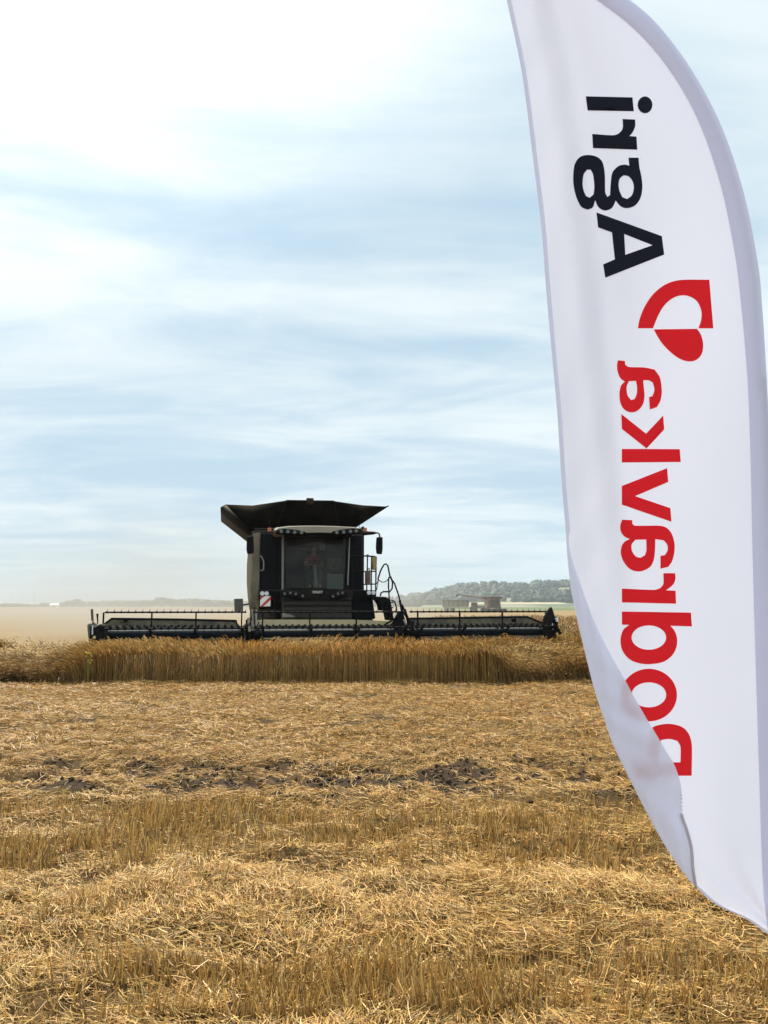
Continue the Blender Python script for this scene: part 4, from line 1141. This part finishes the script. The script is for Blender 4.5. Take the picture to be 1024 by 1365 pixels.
# ---- printed marks
def smooth_poly(pts, corner=42):
    n = len(pts); P_ = [np.array(p, float) for p in pts]
    isc = []
    for i in range(n):
        a, b_, c_ = P_[i - 1], P_[i], P_[(i + 1) % n]
        u1 = b_ - a; u2 = c_ - b_
        an = math.degrees(abs(math.atan2(u1[0] * u2[1] - u1[1] * u2[0], u1 @ u2)))
        isc.append(an > corner)
    r_ = []
    for i in range(n):
        p1, p2 = P_[i], P_[(i + 1) % n]; j = (i + 1) % n
        L = np.linalg.norm(p2 - p1)
        if isc[i] and isc[j]:
            m_ = max(1, int(L / 14))
            for k in range(m_): r_.append(p1 + (p2 - p1) * k / m_)
            continue
        t1 = (p2 - p1) if isc[i] else (p2 - P_[i - 1]) * 0.5 * min(1, 2 * L / (np.linalg.norm(p2 - P_[i - 1]) + 1e-6))
        p3 = P_[(j + 1) % n]
        t2 = (p2 - p1) if isc[j] else (p3 - p1) * 0.5 * min(1, 2 * L / (np.linalg.norm(p3 - p1) + 1e-6))
        for k in range(6):
            t = k / 6
            r_.append((2 * t**3 - 3 * t**2 + 1) * p1 + (t**3 - 2 * t**2 + t) * t1 + (-2 * t**3 + 3 * t**2) * p2 + (t**3 - t**2) * t2)
    return r_
def ell(cx_, cy_, rx, ry, n=40): return [np.array((cx_ + rx * math.cos(2 * math.pi * k / n), cy_ + ry * math.sin(2 * math.pi * k / n))) for k in range(n)]
def inside(p, poly):
    r_ = False; x, y = p; n = len(poly); j = n - 1
    for i in range(n):
        xi, yi = poly[i]; xj, yj = poly[j]
        if (yi > y) != (yj > y) and x < (xj - xi) * (y - yi) / (yj - yi) + xi: r_ = not r_
        j = i
    return r_


def mark(mb, loops):
    """loops: outline and holes in photograph pixels; cut as thin print lying on the cloth"""
    pts, edges = [], []
    for lp_ in loops:
        b = len(pts); n = len(lp_)
        pts += [Vector((float(p[0]), float(p[1]))) for p in lp_]; edges += [(b + k, b + (k + 1) % n) for k in range(n)]
    xs = [p.x for p in pts]; ys2 = [p.y for p in pts]
    for gx_ in np.arange(min(xs) + 4, max(xs), 9.0):
        for gy_ in np.arange(min(ys2) + 4, max(ys2), 9.0):
            if sum(inside((gx_, gy_), lp_) for lp_ in loops) % 2: pts.append(Vector((gx_, gy_)))
    V_, E_, F_, *_r = delaunay_2d_cdt(pts, edges, [], 0, 1e-5)
    fs = []
    for f in F_:
        c_ = sum((V_[i] for i in f), Vector((0, 0))) / len(f)
        if sum(inside((c_.x, c_.y), lp_) for lp_ in loops) % 2: fs.append(tuple(f))
    mb.add([fp3(p.x, p.y, -0.0012) for p in V_], fs)


def za(pts): return [(660 + x / 2.813, y / 2.813) for x, y in pts]
def zb_(pts): return [(660 + x / 2.813, 340 + y / 2.813) for x, y in pts]
def zc(pts): return [(720 + x / 3.368, 680 + y / 3.368) for x, y in pts]
sp2 = smooth_poly
blk = MB()
mark(blk, [sp2(za([(340, 362), (515, 366), (520, 418), (347, 415)]))])
mark(blk, [ell(660 + 562 / 2.813, 394 / 2.813, 27.5 / 2.813, 31.5 / 2.813)])
mark(blk, [sp2(za([(364, 503), (438, 508), (462, 502), (478, 482), (478, 447), (525, 449), (525, 474), (516, 496), (504, 511), (530, 513), (533, 562), (367, 556)]))])
mark(blk, [sp2(za([(500, 592), (538, 592), (541, 628), (548, 660), (552, 700), (546, 740), (526, 770), (497, 781), (472, 775), (452, 753), (438, 780), (412, 790), (388, 778), (375, 752), (366, 778), (346, 787), (322, 775), (303, 735), (293, 682), (297, 622), (315, 592), (345, 582), (380, 588), (402, 608), (411, 650), (413, 722), (421, 739), (431, 732), (433, 695), (439, 650), (460, 625), (485, 618), (503, 622)], ), 48),
            sp2(za([(328, 690), (332, 655), (345, 637), (358, 637), (367, 655), (372, 700), (369, 730), (355, 742), (341, 736), (332, 715)])),
            sp2(za([(463, 690), (468, 670), (482, 658), (500, 662), (515, 680), (520, 705), (513, 732), (495, 747), (477, 740), (466, 715)]))])
mark(blk, [sp2(za([(380, 797), (625, 886), (634, 955), (413, 1042), (405, 992), (449, 973), (438, 872), (386, 853)])), sp2(za([(484, 878), (590, 920), (488, 956)]))])
blk.build('black_lettering', M['ink_black'], FL, smooth=180)
em = MB()
mark(em, [sp2(zb_([(803, 93), (818, 275), (762, 275), (772, 245), (773, 210), (757, 174), (727, 155), (694, 152), (660, 166), (630, 195), (608, 235), (592, 275), (535, 275), (542, 240), (560, 195), (590, 150), (628, 117), (668, 99), (710, 93)]))])
mark(em, [sp2(zb_([(595, 279), (757, 277), (772, 300), (780, 335), (775, 370), (755, 393), (725, 399), (690, 388), (655, 362), (625, 330), (607, 302)]))])
em.build('heart_emblem', M['ink_red'], FL, smooth=180)
rd = MB()
mark(rd, [sp2(zb_([(460, 395), (486, 397), (488, 412), (502, 420), (560, 422), (598, 430), (618, 460), (625, 510), (620, 545), (607, 570), (580, 580), (577, 533), (590, 529), (597, 505), (591, 478), (575, 470), (555, 470), (558, 500), (560, 530), (554, 560), (535, 583), (510, 590), (485, 580), (470, 555), (466, 522), (472, 490), (486, 475), (470, 462), (460, 440), (457, 415)])),
           sp2(zb_([(528, 472), (502, 473), (493, 495), (497, 527), (510, 544), (523, 540), (531, 520), (532, 495)]))])
mark(rd, [sp2(zb_([(475, 727), (692, 728), (696, 776), (475, 778)]))])
mark(rd, [sp2(zb_([(473, 596), (566, 670), (630, 602), (634, 654), (568, 725.5), (475, 652)]))])
mark(rd, [sp2(zb_([(645, 799), (649, 851), (525, 904), (657, 949), (661, 1000), (475, 936), (475, 866)]))])
mark(rd, [sp2(zc([(368, 43), (413, 45), (414, 62), (427, 70), (530, 70), (565, 78), (590, 105), (603, 150), (602, 190), (592, 230), (575, 255), (540, 263), (540, 205), (560, 202), (572, 180), (570, 155), (555, 136), (517, 130), (515, 190), (508, 230), (490, 258), (450, 275), (410, 268), (380, 240), (363, 200), (365, 165), (378, 143), (402, 130), (378, 118), (362, 95), (360, 68)])),
           sp2(zc([(476, 132), (428, 133), (411, 155), (413, 185), (430, 208), (450, 214), (470, 203), (477, 180)]))])
mark(rd, [sp2(zc([(367, 352), (508, 358), (538, 350), (553, 330), (553, 283), (606, 283), (607, 310), (596, 335), (565, 360), (608, 362), (610, 420), (367, 414)]))])
mark(rd, [sp2(zc([(367, 455), (677, 460), (681, 522), (585, 519), (605, 545), (615, 580), (610, 620), (590, 655), (555, 680), (510, 690), (460, 690), (410, 675), (378, 645), (363, 610), (362, 570), (375, 535), (400, 515), (367, 514)])), ell(720 + 488 / 3.368, 680 + 572 / 3.368, 77.5 / 3.368, 54.5 / 3.368)])
mark(rd, [ell(720 + 488 / 3.368, 680 + 830 / 3.368, 126 / 3.368, 118 / 3.368, 56), ell(720 + 488 / 3.368, 680 + 829 / 3.368, 78 / 3.368, 56 / 3.368)])
mark(rd, [sp2(zc([(430, 1192), (680, 1192), (681, 1060), (670, 1010), (640, 975), (590, 960), (545, 962), (505, 975), (482, 1008), (472, 1060), (472, 1132), (430, 1132)])), sp2(zc([(630, 1132), (630, 1062), (616, 1036), (582, 1027), (545, 1031), (526, 1062), (524, 1132)]))])
rd.build('red_lettering', M['ink_red'], FL, smooth=180)

# ------------------------------------------------------------------ far country
def hill_h(x, y):
    prof = np.interp(x, [-2500, -900, -150, 20, 60, 110, 160, 240, 420, 900, 2600], [0, 0, 2, 7, 17, 27, 38, 43, 46, 50, 30])
    up = sst(950, 1750, y) * (1 - 0.8 * sst(1800, 2900, y))
    return prof * up * (0.9 + 0.2 * fbm(x * 0.004, y * 0.004, 3)) - 1.5 * (1 - sst(900, 1000, y))
hx = np.arange(-2400, 2600.1, 20); hy = np.arange(900, 3000.1, 25)
HX, HY = np.meshgrid(hx, hy); HZ = hill_h(HX, HY)
def tan_patch(x, z): return sst(318, 330, x) * sst(11, 13, z) * (1 - sst(27, 30, z))
def pale_strip(x, z): return sst(90, 110, x) * (1 - sst(260, 280, x)) * sst(3.2, 4.0, z) * (1 - sst(6.0, 7.0, z))
hc = np.zeros((HX.size, 3)); tp1 = np.maximum(np.maximum(tan_patch(HX, HZ), pale_strip(HX, HZ)), 0.55 * sst(0.52, 0.60, fbm(HX * 0.011 + 70, HY * 0.006 + 31, 2))).ravel()
gcl = np.array([0.085, 0.105, 0.045]); tcl = np.array([0.46, 0.37, 0.22])
hc = gcl + (tcl - gcl) * tp1[:, None]
id3 = np.arange(HX.size).reshape(HX.shape)
q3 = np.stack([id3[:-1, :-1], id3[:-1, 1:], id3[1:, 1:], id3[1:, :-1]], -1).reshape(-1, 4)
hm = straw_mat('hill_fields', 0.0, 1.0, 0.1)
ho = npmesh('hill', np.stack([HX.ravel(), HY.ravel(), HZ.ravel()], -1), q3, hm, hc, smooth=True)
tag(ho, kind='structure')

bm = bmesh.new(); bmesh.ops.create_icosphere(bm, subdivisions=3, radius=1.0)
ICO_V = np.array([v.co[:] for v in bm.verts]); ICO_F = np.array([[v.index for v in f.verts] for f in bm.faces]); bm.free()
def crowns(centres, radii, squash=0.9, jit=0.22):
    n = len(centres); k = len(ICO_V)
    v = ICO_V[None] * (1 + rng.normal(0, jit, (n, k, 1))) * radii[:, None, None] * np.array([1, 1, squash]) * rng.uniform(0.8, 1.2, (n, 1, 3)) + centres[:, None]
    f = ICO_F[None] + (np.arange(n) * k)[:, None, None]
    return v.reshape(-1, 3), f.reshape(-1, 3), k
def leafcol(n, k):
    c_ = np.array([0.026, 0.042, 0.018]) * rng.uniform(0.6, 1.7, (n, 1)) * (1 + rng.normal(0, 0.1, (n, 3)))
    c_ = np.repeat(c_, k, 0) * rng.uniform(0.65, 1.35, (n * k, 1))
    return c_
leafm = straw_mat('far_foliage', 0.15, 1.0, 0.15)
wx, wy = [], []
n = 6500
x = rng.uniform(-60, 760, n); y = rng.uniform(1120, 1800, n); z = hill_h(x, y)
wood = fbm(x * 0.012 + 4, y * 0.006 + 2, 3)
k = (fbm(x * 0.011 + 70, y * 0.006 + 31, 2) < 0.55) & (tan_patch(x, z) < 0.3) & (pale_strip(x, z) < 0.3) & (z > 1.5) & ((wood > 0.36) | (y > 1500)) & ((x > 60) | (wood > 0.5))
x, y, z = x[k], y[k], z[k]; r_ = rng.uniform(2.6, 6.0, len(x)); r_ *= 0.55 + 1.1 * sst(0.25, 0.75, fbm(x * 0.03, y * 0.03, 3))
v, f, kk = crowns(np.stack([x, y, z + r_ * 0.65], -1), r_)
wo_ = npmesh('hill_wood', v, None, leafm, leafcol(len(x), kk), tris=f)
tag(wo_, 'far green wood covering the hill on the right skyline', 'wood', kind='stuff')
# hazy tree belt, left
tx = np.array([-60, 0, 30, 52, 62, 76, 82, 90, 100, 112, 130, 160, 190, 215, 222, 240, 262, 290, 320, 360, 420, 500, 540]); ty_ = np.array([802, 804, 804.5, 806, 803, 806, 805, 802, 799.5, 801.5, 802, 800.5, 801, 797, 798, 799, 798.5, 800, 801, 801, 802, 801, 800])
n = 1500; px_ = rng.uniform(-90, 560, n); yy = 760 + rng.uniform(0, 90, n)
top = 1.6 + (807 - np.interp(px_, tx, ty_)) * yy / F; top = np.maximum(top, 2.2) * rng.uniform(0.55, 1.0, n)
r_ = np.minimum(top * 0.5, rng.uniform(1.8, 3.6, n))
v, f, kk = crowns(np.stack([(px_ - 512) / F * yy, yy, top - r_ * 0.9], -1), r_)
tb = npmesh('tree_belt', v, None, leafm, leafcol(n, kk), tris=f)
tag(tb, 'low hazy belt of trees along the left horizon behind the dusty field', 'trees', kind='stuff')

M['bark'] = painted('bark', (0.07, 0.05, 0.035), 0.9, 0, 0.2, 3, 0, film=0)
def far_tree(px, top_py, Y_, ground, width, label):
    p = at(px, top_py, Y_); hgt = p.z - ground
    t = empty('tree', (p.x, Y_, ground)); tag(t, label, 'tree', 'single trees on the skyline')
    MB().tube([(0, 0, -1), (0.1, 0, hgt * 0.3), (0, 0, hgt * 0.6)], hgt * 0.035, 7, hgt * 0.015).build('trunk', M['bark'], t)
    n_ = 26; c_ = np.stack([rng.normal(0, width * 0.2, n_), rng.normal(0, width * 0.2, n_), hgt * (0.12 + 0.74 * rng.beta(1.6, 1.5, n_))], -1)
    rr = rng.uniform(0.13, 0.24, n_) * width
    v_, f_, k_ = crowns(c_, rr); cr_ = npmesh('crown', v_, None, leafm, leafcol(n_, k_), tris=f_); cr_.parent = t
def hz_(px, Y_): return float(hill_h(np.array([(px - 512) / F * Y_]), np.array([Y_]))[0])
far_tree(588, 784, 1650, hz_(588, 1650) + 2, 13, 'lone rounded tree on the lower left shoulder of the wooded hill')
far_tree(611, 777, 1700, hz_(611, 1700) + 3, 16, 'broad round tree standing up where the hill skyline steps higher')
far_tree(646, 774, 1720, hz_(646, 1720) + 3, 14, 'tallest pointed tree on the hill skyline above the far harvester')
far_tree(218, 795.5, 780, 0, 9, 'tall hazy tree rising above the left tree belt, behind the header')
far_tree(102, 798.5, 770, 0, 12, 'broad hazy tree near the left end of the header')

# mast and shed, far left
mp = at(46, 792, 745); ma = empty('utility_mast', (mp.x, 745, 0)); tag(ma, 'thin hazy mast standing above the far left horizon', 'mast')
MB().tube([(0, 0, -0.5), (0, 0, mp.z)], 0.32, 8, 0.16).build('pole', M['grey'], ma)
MB().box((0, 0, mp.z - 1.2), (2.6, 0.2, 0.2)).box((0, 0, mp.z - 2.6), (2.0, 0.2, 0.2)).build('cross_arm', M['grey'], ma)
bp = at(73, 809, 700); sh = empty('farm_shed', (bp.x, 700, 0)); tag(sh, 'small pale farm shed at the foot of the left tree belt', 'shed')
MB().span((-3.6, -2.5, -0.5), (3.6, 2.5, 2.0)).build('wall', M['white'], sh)
MB().prism([(-3.9, -2.8, 2.0), (-3.9, 2.8, 2.0), (-3.9, 0, 3.2)], (7.8, 0, 0)).build('roof', M['galv'], sh)
MB().span((-1.0, -2.55, -0.4), (1.0, -2.51, 1.6)).build('door', M['greypanel'], sh)

# far harvester unloading into a trailer
YC = 185
hp = at(658, 800, YC)
M['farbrown'] = painted('faded_brown', (0.14, 0.085, 0.065), 0.6, 0, 0.2, 1, 0.3)
M['fargrey'] = painted('faded_grey', (0.15, 0.14, 0.11), 0.6, 0, 0.2, 1, 0.3)
FH = empty('combine_harvester', (hp.x, YC, 0)); tag(FH, 'small brown far combine harvester in dust, unloading spout held out to the left', 'combine harvester')
MB().span((-1.6, -1, 0.9), (1.6, 5.5, 3.0)).build('body', M['farbrown'], FH, bevel=0.1)
MB().loft([[(-1.6, 0.2, 3.0), (1.6, 0.2, 3.0), (1.6, 4.4, 3.0), (-1.6, 4.4, 3.0)], [(-2.5, -0.4, 3.75), (2.5, -0.4, 3.75), (2.5, 5, 3.75), (-2.5, 5, 3.75)]]).build('grain_tank', M['farbrown'], FH)
cbf = MB().span((-1.0, -2.4, 1.5), (1.0, -1.05, 3.1)).build('cab', M['dark'], FH, bevel=0.1)
MB().span((-0.9, -2.44, 1.9), (0.9, -2.405, 2.9)).build('windscreen', M['glass'], cbf)
a0 = at(612, 792.5, YC) - Vector(FH.location); a0.y = -0.4
sp0 = MB().tube([(-1.0, 1.2, 2.9), (-1.8, 0.4, 3.25), (a0.x, a0.y, a0.z)], 0.24, 10, 0.17).build('unloading_spout', M['farbrown'], FH)
MB().tube([(a0.x + 0.1, a0.y, a0.z), (a0.x - 0.5, a0.y, a0.z - 0.1), (a0.x - 0.7, a0.y, a0.z - 0.5)], 0.2, 10, 0.24).build('spout_boot', M['black'], sp0)
for xx_ in (-1.3, 1.3):
    MB().tube([(xx_ - 0.35, -0.3, 0.85), (xx_ + 0.35, -0.3, 0.85)], 0.85, 20).build('wheel', M['tyre'], FH)
    MB().tube([(xx_ - 0.25, 4.3, 0.6), (xx_ + 0.25, 4.3, 0.6)], 0.6, 18).build('wheel', M['tyre'], FH)
MB().span((-2.6, -3.8, 0.2), (2.6, -2.9, 0.7)).tube([(-2.5, -3.9, 0.6), (2.5, -3.9, 0.6)], 0.25, 10).build('header', M['dark'], FH)
ta, tb_ = at(589, 801, YC - 3), at(625, 801, YC - 3)
TR = empty('grain_trailer', ((ta.x + tb_.x) / 2, YC - 3, 0)); tag(TR, 'long grey grain trailer under the far harvester spout', 'trailer')
hl = (tb_.x - ta.x) / 2
tb2 = MB().loft([[(-hl + 0.2, -1.1, 1.2), (hl - 0.2, -1.1, 1.2), (hl - 0.2, 1.1, 1.2), (-hl + 0.2, 1.1, 1.2)], [(-hl, -1.25, 2.75), (hl, -1.25, 2.75), (hl, 1.25, 2.75), (-hl, 1.25, 2.75)]]).build('box', M['fargrey'], TR)
m_ = MB()
for k in range(6): xk = -hl + 0.4 + k * (2 * hl - 0.8) / 5; m_.bar((xk, -1.16, 1.2), (xk, -1.30, 2.75), 0.1, 0.12)
m_.bar((-hl, -1.28, 2.72), (hl, -1.28, 2.72), 0.12, 0.14).build('ribs', M['dark'], tb2)
MB().bar((-hl + 0.5, 0, 1.05), (hl + 0.9, 0, 0.95), 0.5, 0.2).build('chassis', M['dark'], TR)
for xk in (-hl + 1.2, -hl + 2.6):
    for yk in (-1, 0.9): MB().tube([(xk, yk - 0.2, 0.55), (xk, yk + 0.2, 0.55)], 0.55, 18).build('wheel', M['tyre'], TR)
tp = at(634, 806, YC - 3); TT = empty('tractor', (tp.x + 0.5, YC - 3, 0)); tag(TT, 'low dark tractor hitched to the right end of the far trailer', 'tractor')
MB().span((-0.1, -0.45, 0.9), (1.9, 0.45, 1.65)).build('hood', M['fargrey'], TT, bevel=0.12)
cbt = MB().span((-1.5, -0.75, 0.9), (-0.12, 0.75, 2.2)).build('cab', M['dark'], TT, bevel=0.12)
MB().span((-1.55, -0.8, 2.2), (-0.05, 0.8, 2.35)).build('roof', M['fargrey'], cbt, bevel=0.05)
for xk, rk in ((-1.0, 0.8), (1.3, 0.55)):
    for yk in (-0.85, 0.85): MB().tube([(xk, yk - 0.22, rk), (xk, yk + 0.22, rk)], rk, 18).build('wheel', M['tyre'], TT)

# ------------------------------------------------------------------ air: haze and the dust raised by the machine
def volume_box(name, a, b_, mat):
    o = MB().span(a, b_).build(name, mat, None, smooth=0); tag(o, kind='stuff'); return o
m, hh, out = new_mat('pale_haze')
vp = hh.n('ShaderNodeVolumePrincipled', ins={'Color': (0.78, 0.88, 1.0, 1), 'Density': 0.00018, 'Anisotropy': 0.0})
hh.link(vp.outputs[0], out.inputs['Volume'])
hzo = volume_box('haze', (-2600, -500, -3.5), (2700, 3100, 75), m)
m, hh, out = new_mat('straw_dust')
pos = hh.n('ShaderNodeNewGeometry').outputs['Position']; sp = hh.n('ShaderNodeSeparateXYZ', ins={0: pos})
hfall = hh.math('EXPONENT', hh.math('MULTIPLY', sp.outputs[2], -0.30))
soft = hh.math('MULTIPLY', hh.math('MULTIPLY', hh.ramp(sp.outputs[1], 22.5, 30), hh.ramp(sp.outputs[1], 235, 150)), hh.math('MULTIPLY', hh.ramp(sp.outputs[2], 15.5, 6), hh.math('MULTIPLY', hh.ramp(sp.outputs[0], -150, -60), hh.ramp(sp.outputs[0], 18, -4))))
nz = hh.ramp(hh.noise(pos, 0.045, 3, 0.55), 0.30, 0.75)
dn = hh.math('MULTIPLY', hh.math('MULTIPLY', soft, hfall), hh.math('ADD', 0.002, hh.math('MULTIPLY', nz, 0.013)))
pc = hh.n('ShaderNodeVectorMath', operation='MULTIPLY', ins={0: hh.n('ShaderNodeVectorMath', operation='SUBTRACT', ins={0: pos, 1: (-13, 42, 1.0)}).outputs[0], 1: (1 / 10.5, 1 / 16, 1 / 8.5)}).outputs[0]
pr = hh.n('ShaderNodeVectorMath', operation='LENGTH', ins={0: pc}).outputs['Value']
plume = hh.math('MULTIPLY', hh.ramp(pr, 1.0, 0.1), hh.ramp(hh.noise(pos, 0.16, 4, 0.6), 0.30, 0.72))
dn = hh.math('ADD', dn, hh.math('MULTIPLY', plume, 0.065))
vp = hh.n('ShaderNodeVolumePrincipled', ins={'Color': (0.64, 0.63, 0.59, 1), 'Density': dn, 'Anisotropy': 0.0})
hh.link(vp.outputs[0], out.inputs['Volume'])
dco = volume_box('dust_cloud', (-150, 22.5, -0.9), (40, 235, 16), m)
tag(dco, 'pale straw dust hanging over the field behind and left of the harvester', 'dust')
S.cycles.volume_step_rate = 1.0; S.cycles.volume_max_steps = 96
